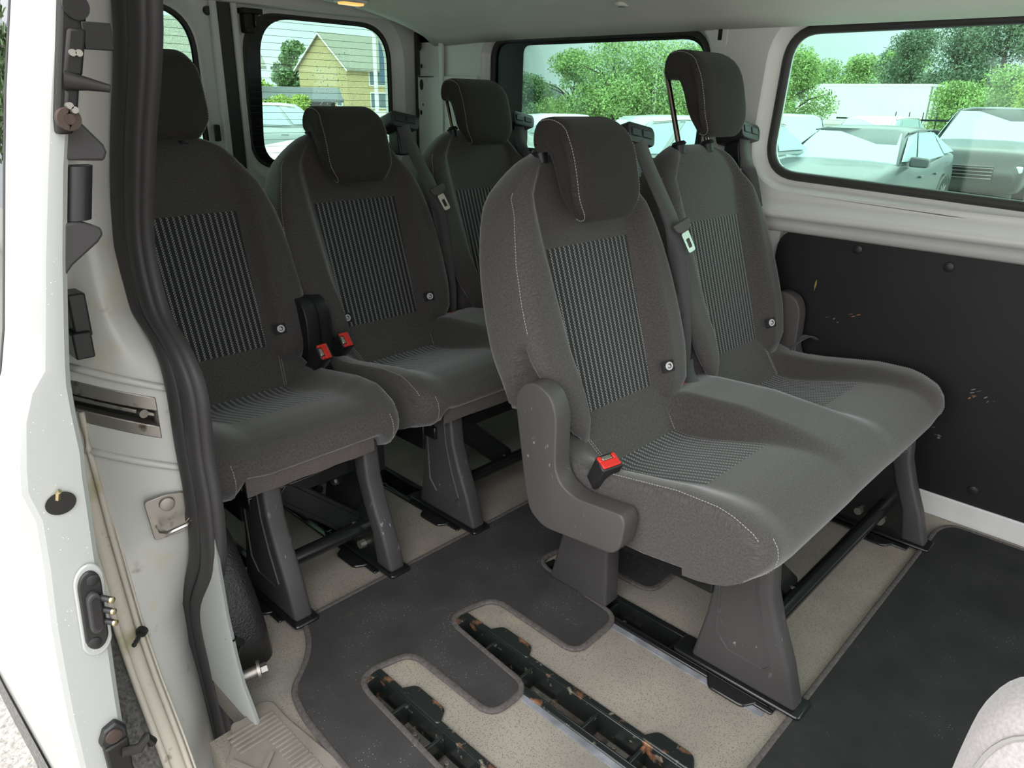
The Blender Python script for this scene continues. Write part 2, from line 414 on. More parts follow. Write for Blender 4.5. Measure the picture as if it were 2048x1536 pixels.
def make_tags(root, dx, both=False):
    for sg in ((1, -1) if both else (1,)):
        x = sg*.154 if sg > 0 else -.119; s = .04 if sg > 0 else .03
        n = interp(Btab, s)*sm(abs(x), .1225+.001, .1225+.042)+.002
        c = Vector(back_xyz(x+dx, n, s)); a = Vector((0, .3145, .949)); nn = Vector((0, -.949, .3145)); u = Vector((1, 0, 0))
        if sg > 0: nn = Vector((-.45, -.85, .28)).normalized(); u = (a.cross(nn)).normalized()*-1
        u = nn.cross(a).normalized()*-1 if nn.cross(a).x < 0 else nn.cross(a).normalized()
        T = Matrix((u, a, nn)).transposed().to_4x4(); T.translation = c
        m = MB(); m.box(-.018, -.013, 0, .013, .013, .0012, T=T)
        t = m.obj('seat_tag', 'tag_black', root, smooth=False, label='black fabric tag with round white child seat symbol')
        m = MB(); ro = [(T @ Vector((.0005+.0095*cos(2*pi*k/24), .0095*sin(2*pi*k/24), .0016))) for k in range(24)]
        m.add(ro, [list(range(24))])
        m.obj('tag_disc', 'tag_white', t, smooth=False)
        m = MB()
        m.tube([T @ Vector((.0005+.0045*cos(radians(q)), .0045*sin(radians(q)), .0022)) for q in range(-150, 121, 30)], .0009, 5)
        m.cyl(T @ Vector((.003, .005, .0022)), T @ Vector((.0035, .001, .0022)), .0015, 6)
        m.obj('tag_symbol', 'tag_black', t, smooth=False)
# headrest
HR = [(.955, .993), (.928, .978), (.906, .945), (.893, .905), (.884, .865), (.880, .835), (.884, .812), (.898, .803), (.915, .808), (.926, .828),
      (.940, .862), (.954, .898), (.966, .921), (.978, .931), (.992, .932), (1.006, .930), (1.014, .942), (1.016, .962), (1.013, .982), (1.002, .993), (.980, .997)]
def make_headrest(root, dx, rise, label=None):
    dy, dz = .3145*rise, .949*rise
    P = [Vector((a, b)) for a, b in HR]; P = [Vector((p.x, p.y)) for p in spline([(p.x, p.y, 0) for p in P], 2, True)]
    n = len(P); nor = []
    for i in range(n):
        t = (P[(i+1) % n]-P[i-1]).normalized(); nor.append(Vector((t.y, -t.x)))
    ar = sum(P[i].x*P[(i+1) % n].y-P[(i+1) % n].x*P[i].y for i in range(n))
    if ar < 0: nor = [-v for v in nor]
    R = []; r = .022; H = .105; dx -= .014
    st = [(-(H-r)-r*cos(radians(a)), r*(1-sin(radians(a)))) for a in (4, 22, 45, 67, 90)]
    st += [(k*(H-r)/5, 0) for k in range(-4, 5)]
    st += [((H-r)+r*cos(radians(a)), r*(1-sin(radians(a)))) for a in (90, 67, 45, 22, 4)]
    uv = []
    for x, ins in st:
        q = []; cum = 0
        for i, p in enumerate(P):
            pp = p-nor[i]*ins*.82
            k = 1-.24*(sm(.865-p.y, 0, .062))**1.3-.10*sm(p.y, .955, .995)*(1 if p.x < 1. else .6)-.02*sm(p.x, .95, 1.0)
            crown = .010*(1-(x/H)**2)*sm(.95-p.x, 0, .04)
            q.append((x*k+dx, pp.x-Y0+dy-crown*.6, pp.y+dz)); cum += (P[i]-P[i-1]).length; uv.append((x, cum))
        R.append(q)
    m = MB(); m.rings(R); h = m.obj('headrest', 'headrest_cloth', root, smooth='all', uvf=uv, label=label)
    for sg in (-1, 1):
        row = R[2] if sg < 0 else R[-3]
        seg = [Vector(row[i % n]) for i in range(-4, 17)]
        stitch(h, [p+Vector((sg*.0008, 0, 0)) for p in seg])
    for sg in (-1, 1):
        x = dx+sg*.068; a = Vector((0, .3145, .949)); b0 = Vector((x, 1.012-Y0, .915))
        m = MB(); m.cyl(b0-a*.03, b0+a*(.035+rise), .0065, 12)
        m.obj('headrest_post', 'post_metal', h)
        m = MB(); m.tube([b0-a*.008, b0+a*.012, b0+a*.016, b0+a*.022], [.013, .015, .019, .015], 16)
        m.obj('post_guide', 'black_plastic', root)
    return h
# cushion
Ctab = [(.375, .352), (.40, .376), (.43, .388), (.48, .390), (.55, .380), (.62, .362), (.68, .346), (.73, .338), (.765, .340), (.795, .372), (.825, .410), (.86, .452)]
Etab = [(.375, .370), (.40, .388), (.43, .402), (.465, .410), (.55, .410), (.62, .400), (.70, .388), (.78, .384), (.83, .390), (.86, .395)]
def cush_top(u, y, kind):
    """u local to one seat; kind: 'edge' / 'ridge' on either side handled by caller through e"""
    c = interp(Ctab, y); e = interp(Etab, y)
    if kind == 'ridge': e = interp([(.375, .352), (.42, .392), (.46, .402), (.54, .411), (.64, .418), (.78, .410), (.84, .398), (.86, .39)], y)
    fade = sm(y, .375, .46) if kind == 'ridge' else 1
    b = sm(abs(u), .122, .182)
    if kind == 'edge': b = sm(abs(u), .122, .200)*.9
    return c+(e-c)*b
def make_cushion(root, units, skirt=False, wl=.230, wr=.250):
    x0, x1 = units[0]-wl, units[-1]+wr; st = []
    r = .013
    for a in (0, 20, 42, 65, 90): st.append((x0+r*(1-sin(radians(a))) if False else x0+r-r*cos(radians(a)), r*(1-sin(radians(a)))))
    st = [(x0+r-r*cos(radians(a)), r*(1-sin(radians(a)))) for a in (0, 18, 36, 54, 72, 90)]
    xs = set()
    for c in units:
        for k in range(-9, 10): xs.add(round(c+k*.122/9, 5))
        for k in (.130, .140, .152, .165, .178, .192, .205, .216): xs.add(round(c+k, 5)); xs.add(round(c-k, 5))
    if len(units) == 2:
        mid = sum(units)/2
        for k in (-.03, -.018, -.006, 0, .006, .018, .03): xs.add(round(mid+k, 5))
    st += [(x, 0) for x in sorted(xs) if x0+r+.002 < x < x1-r-.002]
    st += [(x1-r+r*cos(radians(a)), r*(1-sin(radians(a)))) for a in (90, 72, 54, 36, 18, 0)]
    ys = [.86, .845, .825, .81, .795, .78, .765, .75, .73, .71, .69, .665, .64, .615, .59, .565, .55, .53, .51, .49, .47, .45, .435, .42, .41]
    V = []; uv = []; nR = None; ins_rows = (ys.index(.765), ys.index(.55))
    for x, e in st:
        c = min(units, key=lambda q: abs(q-x)); u = x-c
        if len(units) == 2 and ((c == units[0] and u > 0) or (c == units[1] and u < 0)): kind = 'ridge'
        else: kind = 'edge'
        prof = []; end = min(x-x0, x1-x)
        yf = (.05 if skirt else .022)*(1-sqrt(max(0, 1-((.055-min(.055, end))/.055)**2)))
        for y in ys: prof.append((y+(yf*(1 if y < .5 else 0))*sm(.5-y, 0, .08), cush_top(u, y, kind)-e*(1 if y < .8 else .6)))
        fy = .372+yf; zt = prof[-1][1]
        fr = [(.397, -.006), (.386, -.016), (.376, -.030), (.372, -.048), (.375, -.066), (.386, -.084), (.408, -.100), (.434, -.111), (.462, -.118), (.492, -.122)]
        kd = (.50+.50*sm(.075-end, 0, .03)) if skirt else 1.
        for a, b in fr: prof.append((a+yf+e*.3, zt+(b if b > -.02 else -.02+(b+.02)*kd)+e*.25*(1 if b > -.03 else -.5)))
        bz = .262
        for y in (.52, .60, .68, .76, .83, .858): prof.append((y, interp([(.5, .268 if kd == 1 else .320), (.62, .254 if kd == 1 else .30), (.86, .250)], y)+e*.35))
        prof.append((.862, .33)); nR = len(prof)
        for k, (y, z) in enumerate(prof): V.append((x, y-Y0, z)); uv.append((x, y if k < len(ys) else z))
    nS = len(st); capL = [V[j] for j in range(nR)]; capR = [V[(nS-1)*nR+j] for j in range(nR)]
    V += capL+capR; uv += [(p[1], p[2]) for p in capL+capR]
    F = []; sel = []
    for i in range(len(st)-1):
        c = min(units, key=lambda q: abs(q-(st[i][0]+st[i+1][0])/2)); um = abs((st[i][0]+st[i+1][0])/2-c)
        for j in range(nR):
            b = (j+1) % nR; F.append([i*nR+j, i*nR+b, (i+1)*nR+b, (i+1)*nR+j])
            sel.append((1+units.index(c)) if um < .1215 and ins_rows[0] <= j < ins_rows[1] else 0)
    F.append([nS*nR+j for j in range(nR)][::-1]); sel.append(False); F.append([(nS+1)*nR+j for j in range(nR)]); sel.append(False)
    c_, ins = split_faces(V, F, uv, [x > 0 for x in sel], ('cushion', None), ('seat_cloth', 'seat_cloth_striped'), root)
    for q in range(len(units)):
        split_faces(V, F, uv, [x == q+1 for x in sel], (None, 'cushion_insert'), ('seat_cloth', 'seat_cloth_striped'), root)[1]['label'] = 'striped cloth insert of the seat cushion'
    for idx in (4, nS-5):
        stitch(c_, [Vector(V[idx*nR+j])+Vector((0, 0, .001)) for j in range(8, len(ys)+2)])
        stitch(c_, [Vector(V[(idx+(3 if idx < 9 else -3))*nR+j])+Vector((0, -.001, 0)) for j in range(len(ys)+1, len(ys)+7)])
    for c in units:
        for sg in (-1, 1):
            P = [(c+sg*lerp(.122, .150, k/8), lerp(.765, .84, k/8)-Y0, cush_top(lerp(.122, .150, k/8), lerp(.765, .84, k/8), 'edge')+.0015) for k in range(9)]
            stitch(c_, P); stitch(c_, [(x+sg*.006, y, z) for x, y, z in P])
    if skirt:
        m = MB(); a, b = units[0]-.180, units[-1]+.120
        if len(units) == 2: a, b = units[0]-.165, units[-1]+.16
        R = []
        for k in range(13):
            x = lerp(a, b, k/12); w_ = .002*sin(k*1.7)
            R.append([(x, .396-Y0+w_, .362), (x, .386-Y0+w_, .340), (x, .384-Y0+w_, .296), (x, .388-Y0+w_, .296), (x, .390-Y0+w_, .335), (x, .402-Y0+w_, .362)])
        m.rings(R); m.obj('felt_skirt', 'felt', root, label='grey felt flap hanging below the cushion front')
    return c_
COVER = [(.885, .500), (.862, .532), (.832, .540), (.795, .526), (.779, .488), (.777, .385), (.762, .356), (.725, .342), (.62, .352), (.612, .335), (.618, .283), (.635, .264), (.80, .246), (.838, .268), (.856, .34)]
def make_cover(root, x, side, mt='dark_plastic'):
    poly = roundpoly([(a-Y0, b) for a, b in COVER], .018, 4)
    m = MB(); m.prism(poly, 0, x-.022, x+.022)
    o = m.obj('recliner_cover', mt, root, bevel=.010, seg=4, smooth='all')
    o.modifiers['bevel'].angle_limit = radians(60)
    return o
def make_buckle(root, p, lean=(0, 0), rot=0, tag_label=None):
    T = Matrix.Translation(p) @ Matrix.Rotation(rot, 4, 'Z') @ Matrix.Rotation(lean[0], 4, 'X') @ Matrix.Rotation(lean[1], 4, 'Y')
    m = MB(); m.prism(roundpoly([(-.024, -.018), (.024, -.018), (.020, .016), (-.020, .016)], .004, 2), 2, -.062, .0, T=T)
    o = m.obj('buckle', 'black_plastic', root, bevel=.004, seg=3)
    m = MB(); m.box(-.0200, -.014, -.004, .0200, .002, .0030, T=T); m.box(-.0200, -.0, -.004, -.012, .013, .0030, T=T); m.box(.012, .0, -.004, .0200, .013, .0030, T=T)
    m.obj('release_button', 'red_plastic', o, bevel=.002)
    m = MB(); m.box(-.0105, .003, -.002, .0105, .012, .0012, T=T); m.obj('buckle_slot', 'chrome', o, bevel=.001)
    m = MB(); m.box(-.014, -.010, -.15, .014, .010, -.060, T=T); m.obj('buckle_stalk', 'black_plastic', o, bevel=.003)
    return o
def ribbon(m, P, W, th=.0013):
    """band of cloth: P centre points, W half-width vectors"""
    R = []
    for i, (p, w_) in enumerate(zip(P, W)):
        p = Vector(p); w_ = Vector(w_); d = (Vector(P[min(i+1, len(P)-1)])-Vector(P[max(i-1, 0)])).normalized(); n = w_.cross(d).normalized()*th
        R.append([p-w_-n, p+w_-n, p+w_+n, p-w_+n])
    m.rings(R)
def make_belt(root, dx, far=False):
    # guide on the right shoulder
    T = Matrix.Translation((dx+.210, 1.012-Y0, .950)) @ Matrix.Rotation(radians(-18), 4, 'X') @ Matrix.Rotation(radians(9), 4, 'Y')
    m = MB(); poly = roundpoly([(-.046, -.022), (.046, -.024), (.052, .008), (.044, .020), (-.044, .022), (-.050, .008)], .012, 4)
    m.prism(poly, 1, -.035, .045, T=T)
    g = m.obj('belt_guide', 'black_plastic', root, bevel=.006, seg=3, smooth='all')
    for a in (-.037, .003):
        m = MB(); m.box(a, -.0375, -.008, a+.034, -.033, .010, T=T); m.obj('guide_lid', 'black_plastic', g, bevel=.002)
    m = MB()
    R = []
    for z, hx, y0, y1 in ((.94, .030, 1.0, 1.045), (.90, .028, .995, 1.045), (.86, .022, .99, 1.035)):
        cx = dx+.226-(.955-z)*.05
        R.append([(cx-hx, y0-Y0, z), (cx+hx, y0-Y0, z), (cx+hx, y1-Y0, z), (cx-hx, y1-Y0, z)])
    m.rings(R); m.obj('guide_bracket', 'black_plastic', g, bevel=.006, seg=3)
    dx -= .012
    P = [(dx+.208, .975-Y0, .945), (dx+.216, .955-Y0, .90), (dx+.230, .918-Y0, .83), (dx+.245, .888-Y0, .765), (dx+.262, .872-Y0, .67), (dx+.274, .858-Y0, .56), (dx+.280, .850-Y0, .47), (dx+.280, .850-Y0, .385)]
    if far: P = [(x-.012*k, y+.012+.010*k, z) for k, (x, y, z) in enumerate(P[:4])]
    Pw = spline(P, 5); n = len(Pw)
    W = [Vector((lerp(.0185, .006, sm(i/n, .40, .52)), lerp(-.004, -.018, sm(i/n, .40, .52)), .004)) for i in range(n)]
    m = MB(); ribbon(m, Pw, W); 
    if not far: ribbon(m, [Vector(p)+Vector((.004, .007, 0)) for p in Pw[12:]], W[12:])
    b = m.obj('seat_belt', 'belt_web', root, smooth='all')
    if far: return
    c = Vector((dx+.250, .872-Y0, .772)); d = Vector((.10, -.12, -.30)).normalized(); u = Vector((.022, -.006, .004)).normalized(); nn = u.cross(d).normalized(); u = d.cross(nn)
    if nn.y > 0: nn = -nn
    T = Matrix((u, -d, nn)).transposed().to_4x4(); T.translation = c
    m = MB(); m.prism(roundpoly([(-.025, .008), (.025, .008), (.022, -.010), (.011, -.018), (-.011, -.018), (-.022, -.010)], .005, 3), 2, -.004, .005, T=T)
    tg = m.obj('belt_tongue', 'dark_plastic', b, bevel=.002)
    m = MB(); o_ = roundpoly([(-.0115, -.018), (.0115, -.018), (.0105, -.066), (-.0105, -.066)], .005, 3); i_ = roundpoly([(-.005, -.034), (.005, -.034), (.005, -.056), (-.005, -.056)], .002, 3)
    k = len(o_); vs = []
    for z in (-.001, .0015): vs += [T @ Vector((*p, z)) for p in o_]+[T @ Vector((*p, z)) for p in i_]
    fs = []
    for q in range(k):
        w_ = (q+1) % k
        fs += [(q, w_, k+w_, k+q), (2*k+q, 3*k+q, 3*k+w_, 2*k+w_), (q, 2*k+q, 2*k+w_, w_), (k+q, k+w_, 3*k+w_, 3*k+q)]
    m.add(vs, fs); m.obj('tongue_plate', 'chrome', tg)
mat('belt_web', (.060, .062, .062), .75, bump=(500, .3, .0005), sheen=.2)
FRONT = [(.316, .014), (.342, .095), (.372, .165), (.392, .225), (.402, .31), (.505, .31), (.503, .20), (.508, .13), (.528, .014)]
REAR = [(.735, .0085), (.742, .16), (.745, .30), (.852, .30), (.862, .15), (.895, .0085)]
def make_frame(root, legs, units, mt='leg_plastic'):
    for li, x in enumerate(legs):
        inner = li == len(legs)-1            # the outermost far leg shows its bare metal flank to the door
        if inner:
            strip = FRONT[:5]+[(.450, .31), (.436, .225), (.416, .165), (.386, .095), (.372, .014)]
            m = MB(); m.prism([(a-Y0, b) for a, b in strip], 0, x-.021, x+.021)
        else:
            m = MB(); m.prism([(a-Y0, b) for a, b in FRONT], 0, x-.021, x+.021)
        l = m.obj('leg', mt, root, bevel=.008, seg=3, smooth='all'); l.modifiers['bevel'].angle_limit = radians(50)
        if inner:
            m = MB(); m.prism([(a-Y0, b) for a, b in ((.360, .014), (.405, .17), (.42, .31), (.60, .31), (.60, .26), (.570, .16), (.605, .014))], 0, x-.016, x-.006)
            sp = m.obj('side_plate', 'black_metal', l, bevel=.002)
            for (a, b) in ((.535, .050), (.480, .052), (.425, .045), (.52, .175)):
                m = MB(); m.tube([(x-.030, a-Y0, b), (x-.030, a-Y0, b), (x-.014, a-Y0, b)], [.004, .010, .011], 8); m.obj('bolt', 'dull_metal', l, smooth=False)
        else:
            for sx in (-1, 1):
                m = MB(); P = [(x+sx*.0212, a-Y0, b) for a, b in ((.425, .29), (.418, .22), (.398, .15), (.372, .085), (.385, .070), (.455, .072), (.482, .10), (.488, .20), (.490, .29))]
                m.tube(P, .0028, 6, up=(1, 0, 0)); m.obj('leg_rib', mt, l)
        m = MB(); m.prism([(a-Y0, b) for a, b in REAR], 0, x-.024, x+.024)
        l2 = m.obj('leg', mt, root, bevel=.007, seg=3, smooth='all'); l2.modifiers['bevel'].angle_limit = radians(50)
        m = MB(); m.prism(roundpoly([(x-.029, .304-Y0), (x+.029, .304-Y0), (x+.029, .565-Y0), (x-.029, .565-Y0)], .010, 3), 2, .0078, .016)
        m.obj('foot', 'black_metal', root, bevel=.003, seg=2)
    a, b = legs[0]-.03, max(legs[-1]+.03, units[-1]+.15)
    m = MB()
    m.box(a, .45-Y0, .222, b, .49-Y0, .256); m.box(a, .79-Y0, .222, b, .83-Y0, .256)
    for x in legs: m.box(x-.026, .50-Y0, .175, x+.0, .76-Y0, .25)
    m.obj('seat_frame', 'black_metal', root, bevel=.004)
    l0, l1 = legs[0], legs[-1]
    m = MB(); m.cyl((l0, .425-Y0, .088), (l1, .425-Y0, .088), .017, 16); m.obj('cross_tube', 'black_metal', root)
    m = MB(); m.cyl((l0, .545-Y0, .205), (l1, .545-Y0, .205), .011, 12); m.obj('cross_tube', 'black_metal', root)
    m = MB(); m.cyl((l0, .80-Y0, .12), (l1, .80-Y0, .12), .013, 12); m.obj('cross_tube', 'black_metal', root)
    x0_ = legs[0]
    A = Vector((x0_+.050, .462-Y0, .242)); B = Vector((x0_+.218, .450-Y0, .090)); d = (B-A).normalized(); n_ = Vector((0, -1, 0)); w_ = n_.cross(d).normalized()
    T = Matrix((d, w_, d.cross(w_))).transposed().to_4x4(); T.translation = (A+B)/2; L = (B-A).length/2+.02
    m = MB(); m.prism(roundpoly([(-L, -.029), (L, -.029), (L, .029), (-L, .029)], .026, 5), 2, -.010, .010, T=T)
    p = m.obj('linkage_plate', 'black_metal', root, bevel=.003)
    sgn = 1 if (T @ Vector((0, 0, 1))).y < T.translation.y else -1
    m = MB(); m.prism(roundpoly([(-L+.016, -.019), (L-.016, -.019), (L-.016, .019), (-L+.016, .019)], .014, 4), 2, sgn*.0095, sgn*.0135, T=T)
    m.obj('linkage_boss', 'black_metal', p, bevel=.0015)
    m = MB(); m.cyl(T @ Vector((L-.03, 0, sgn*.012)), T @ Vector((L-.03, 0, sgn*.018)), .006, 10); m.obj('pivot_pin', 'dull_metal', p)
    for c in units:
        x = c-.02
        m = MB(); m.tube([(x+.09, .74-Y0, .235), (x+.09, .66-Y0, .17), (x+.085, .60-Y0, .15), (x+.085, .54-Y0, .155)], .011, 8)
        m.obj('release_arm', 'black_metal', root)
def make_seat(name, x, dy, units, legs, rises, skirt, label, cat, group=None, wl=.230, wr=.250, belts=True, covers=(), buckles=(), leftcol='dark_plastic', extra=None, legcol='leg_plastic', hrlabels=None):
    root = empty(name, (x, Y0+dy, 0), label=label, cat=cat, group=group)
    make_cushion(root, units, skirt, wl, wr)
    for i, (u, r_) in enumerate(zip(units, rises)):
        make_back(root, u); make_tags(root, u, both=skirt and len(units) == 2 and i == 0); make_headrest(root, u, r_, hrlabels[i] if hrlabels else None)
        if belts: make_belt(root, u, i == len(units)-1)
    for cx, mt in covers: make_cover(root, cx, 1, mt)
    for p, ln, rt in buckles: make_buckle(root, p, ln, rt)
    make_frame(root, legs, units, legcol)
    return root
BX = 1.221
make_seat('double_seat', BX, 0, (0, .511), (-.114, .625), (0, .155), False,
          'grey cloth double seat in the middle row, its far headrest pulled right up', 'seat',
          covers=((-.258, 'dark_plastic'), (.511+.268, 'dark_plastic')),
          buckles=(((-.225, .695-Y0, .412), (radians(28), radians(-4)), radians(-14)), ((.262, .815-Y0, .392), (radians(40), radians(10)), radians(-10))),
          hrlabels=('lowered grey headrest', 'raised dark headrest standing on two posts'))
make_seat('double_seat', 1.216, .83, (0, .511), (-.114, .625), (0, .088), True,
          'dark double seat in the rear row, felt flap under its cushion', 'seat',
          covers=((-.232, 'black_plastic'), (.511+.268, 'black_plastic')),
          buckles=(((-.200, .735-Y0, .432), (0, radians(-48)), radians(90)), ((.262, .815-Y0, .392), (radians(40), radians(10)), radians(-10))),
          legcol='leg_plastic')
make_seat('single_seat', .726, .83, (0,), (-.122, .120), (.125,), True,
          'dark single seat in the rear row beside the black rubber door seal', 'seat',
          covers=((.228, 'black_plastic'),), wl=.25, wr=.206, belts=False, buckles=(((.196, .690-Y0, .432), (0, radians(-48)), radians(90)),))

def strap(root, P, W, label=None):
    m = MB(); Q = spline(P, 4); ribbon(m, Q, [Vector(W)]*len(Q)); return m.obj('strap_end', 'belt_web', root, smooth='all', label=label)
for r_ in [o for o in bpy.data.objects if o.name == 'double_seat']:
    strap(r_, [(.285, .850-Y0, .44), (.272, .835-Y0, .415), (.250, .800-Y0, .395), (.235, .775-Y0, .392)], (.018, -.010, .006), 'loose black webbing end on the cushion')
    strap(r_, [(.511+.240, .80-Y0, .372), (.511+.256, .782-Y0, .402), (.511+.278, .760-Y0, .420), (.511+.292, .745-Y0, .412)], (.012, .016, -.004), 'folded black webbing at the far edge')
# ------------------------------------------------------------------ floor with the sunken rail troughs
RX = [(.572, .625), (.797, .855), (1.078, 1.134), (1.815, 1.871)]
RXb = [(.578, .631), (.820, .873), (1.075, 1.130), (1.812, 1.868)]
def floor_cells(x0, x1, y0, y1, holes, z):
    xs = sorted({x0, x1, *[h[0] for h in holes], *[h[1] for h in holes]}); ys = sorted({y0, y1, *[h[2] for h in holes], *[h[3] for h in holes]})
    m = MB()
    for a, b in zip(xs, xs[1:]):
        for c, d in zip(ys, ys[1:]):
            if any(h[0] <= (a+b)/2 <= h[1] and h[2] <= (c+d)/2 <= h[3] for h in holes): continue
            m.box(a, c, z-.055, b, d, z)
    return m
holes = [(a, b, .36, .925) for a, b in RX]+[(a, b, 1.20, 1.77) for a, b in RXb]
floor_cells(.40, 2.06, -1.3, 2.47, holes, 0).obj('floor', 'vinyl', smooth=False, kind='structure')
m = MB(); m.box(.33, -1.3, -.06, .40, 1.0, -.0); m.obj('trim_1', 'vinyl', smooth=False, kind='structure')
m = MB(); m.box(.43, -1.3, -.10, 2.12, 2.47, -.062); m.obj('trim_2', 'black_metal', smooth=False, kind='structure')
def rail(x0, x1, y0, y1, ears, label, mt='rusty_rail', group=None):
    root = empty('seat_rail', ((x0+x1)/2, (y0+y1)/2, 0), label=label, cat='seat rail', group=group)
    def W(bm): bm.v = [(p[0]-(x0+x1)/2, p[1]-(y0+y1)/2, p[2]) for p in bm.v]; return bm
    m = MB(); t = .004
    m.box(x0, y0, -.052, x1, y1, -.048); m.box(x0, y0, -.052, x0+t, y1, .006); m.box(x1-t, y0, -.052, x1, y1, .006)
    m.box(x0, y0, -.052, x1, y0+t, .006); m.box(x0, y1-t, -.052, x1, y1, .006)
    W(m).obj('channel', mt, root, bevel=.0015)
    m = MB(); m.box(x0-.012, y0-.012, .0005, x0+.002, y1+.012, .006); m.box(x1-.002, y0-.012, .0005, x1+.012, y1+.012, .006)
    m.box(x0, y1-.002, .0005, x1, y1+.014, .006); m.box(x0, y0-.012, .0005, x1, y0+.002, .006)
    for sg, a, b in ears:
        xe = x0 if sg < 0 else x1
        m.prism([(xe+sg*q[0], q[1]) for q in roundpoly([(0, a-.02), (.034, a), (.034, b), (0, b+.02)], .010, 4)], 2, .0005, .0075)
    W(m).obj('flange', mt, root, bevel=.003, seg=2)
    m = MB(); m.box(x0+t, y0+t, -.048, x1-t, y1-t, -.044); W(m).obj('dirt_bed', 'rail_dirt', root, smooth=False, kind='stuff')
    cx = (x0+x1)/2
    for q in (.16, .34, .62, .80):
        y = lerp(y1, y0, q); m = MB(); m.box(x0+t, y-.003, -.045, x1-t, y+.003, .000); W(m).obj('rib', mt, root, bevel=.001)
    for q in (.08, .25, .40, .72, .90):
        y = lerp(y1, y0, q); m = MB(); m.box(cx-.018, y-.022, -.044, cx+.018, y+.022, -.036); m.cyl((cx, y, -.037), (cx, y, -.026), .010, 6); m.cyl((cx, y, -.026), (cx, y, -.018), .005, 8)
        W(m).obj('rail_bolt', 'dull_metal', root, bevel=.001, smooth=False)
    return root
rail(*RX[0], .36, .925, ((1, .77, .85), (1, .43, .50)), 'empty rusty floor rail nearest the door step')
rail(*RX[1], .36, .925, ((1, .77, .85), (1, .40, .47)), 'long empty floor rail with worn rusty lips in the middle of the floor')
rail(*RX[2], .36, .925, ((-1, .395, .465), (-1, .80, .87)), 'black floor rail under the near legs of the middle double seat', 'black_metal')
rail(*RX[3], .36, .925, ((-1, .395, .465),), 'black floor rail under the far legs of the middle double seat', 'black_metal')
g = 'floor rails under the rear row seats'
for i, (ab, lb) in enumerate(zip(RXb, ('black floor rail under the leg beside the wheel arch', 'dusty black floor rail with rounded ear under the inner leg of the single seat',
                    'black floor rail under the near legs of the rear double seat', 'black floor rail under the far legs of the rear double seat'))):
    rail(*ab, 1.20, 1.77, ((-1, 1.24, 1.31),), lb, 'black_metal', g)
m = MB(); m.box(.773, .36, .0003, .787, .93, .003); m.obj('trim_3', 'worn_edge', smooth=False, kind='structure')
m = MB(); m.box(1.050, .36, .0003, 1.064, .74, .003); m.obj('trim_4', 'worn_edge', smooth=False, kind='structure')
# ------------------------------------------------------------------ mats
def carpet_mat(name, pts, rad, mt, label, th=.007):
    poly = roundpoly(pts, rad, 6); cx = sum(p[0] for p in poly)/len(poly); cy = sum(p[1] for p in poly)/len(poly)
    m = MB(); m.prism([(a-cx, b-cy) for a, b in poly], 2, 0, th)
    o = m.obj(name, mt, smooth=False, label=label, cat='floor mat'); o.location = (cx, cy, .0008)
    e = MB(); P = [Vector((a-cx, b-cy, th*.62)) for a, b in poly]; R = []
    n = len(P)
    for i in range(n+1):
        p = P[i % n]; d = (P[(i+1) % n]-P[(i-1) % n]).normalized(); a = Vector((d.y, -d.x, 0)); R.append([p+a*.0065*cos(2*pi*k/8)+Vector((0, 0, .0052*sin(2*pi*k/8))) for k in range(8)])
    e.rings(R, cap=False); e.obj('mat_binding', 'mat_binding', o, label='raised bound edge'); return o
MATP = [(.634, 1.158), (.606, 1.155), (.580, 1.09), (.545, 1.046), (.487, 1.00), (.470, .93), (.455, .70), (.455, .60), (.530, .585), (.566, .63), (.585, .95),
        (.706, .925), (.706, .700), (.800, .700), (.820, .955), (.940, .930), (.935, .695), (1.082, .700), (1.107, .960), (1.210, .945), (1.205, .70), (1.33, .70), (1.36, .955),
        (1.62, .955), (1.60, .70), (1.76, .70), (1.775, .95), (1.96, .95), (1.96, 1.155)]
RR = [.01, .02, .03, .03, .03, .03, .02, .03, .03, .03, .06, .035, .035, .035, .05, .035, .035, .04, .05, .035, .035, .04, .05, .04, .04, .04, .04, .03, .03]
carpet_mat('floor_mat', MATP, RR, 'carpet', 'dark carpet mat with finger cut-outs and lint, in front of the rear row')
carpet_mat('floor_mat', [(.60, .318), (1.96, .322), (2.012, .30), (2.012, -1.15), (.60, -1.15)], [.01, .05, .04, .02, .02], 'carpet_front', 'black carpet mat with dry crumbs, in front of the middle double seat')
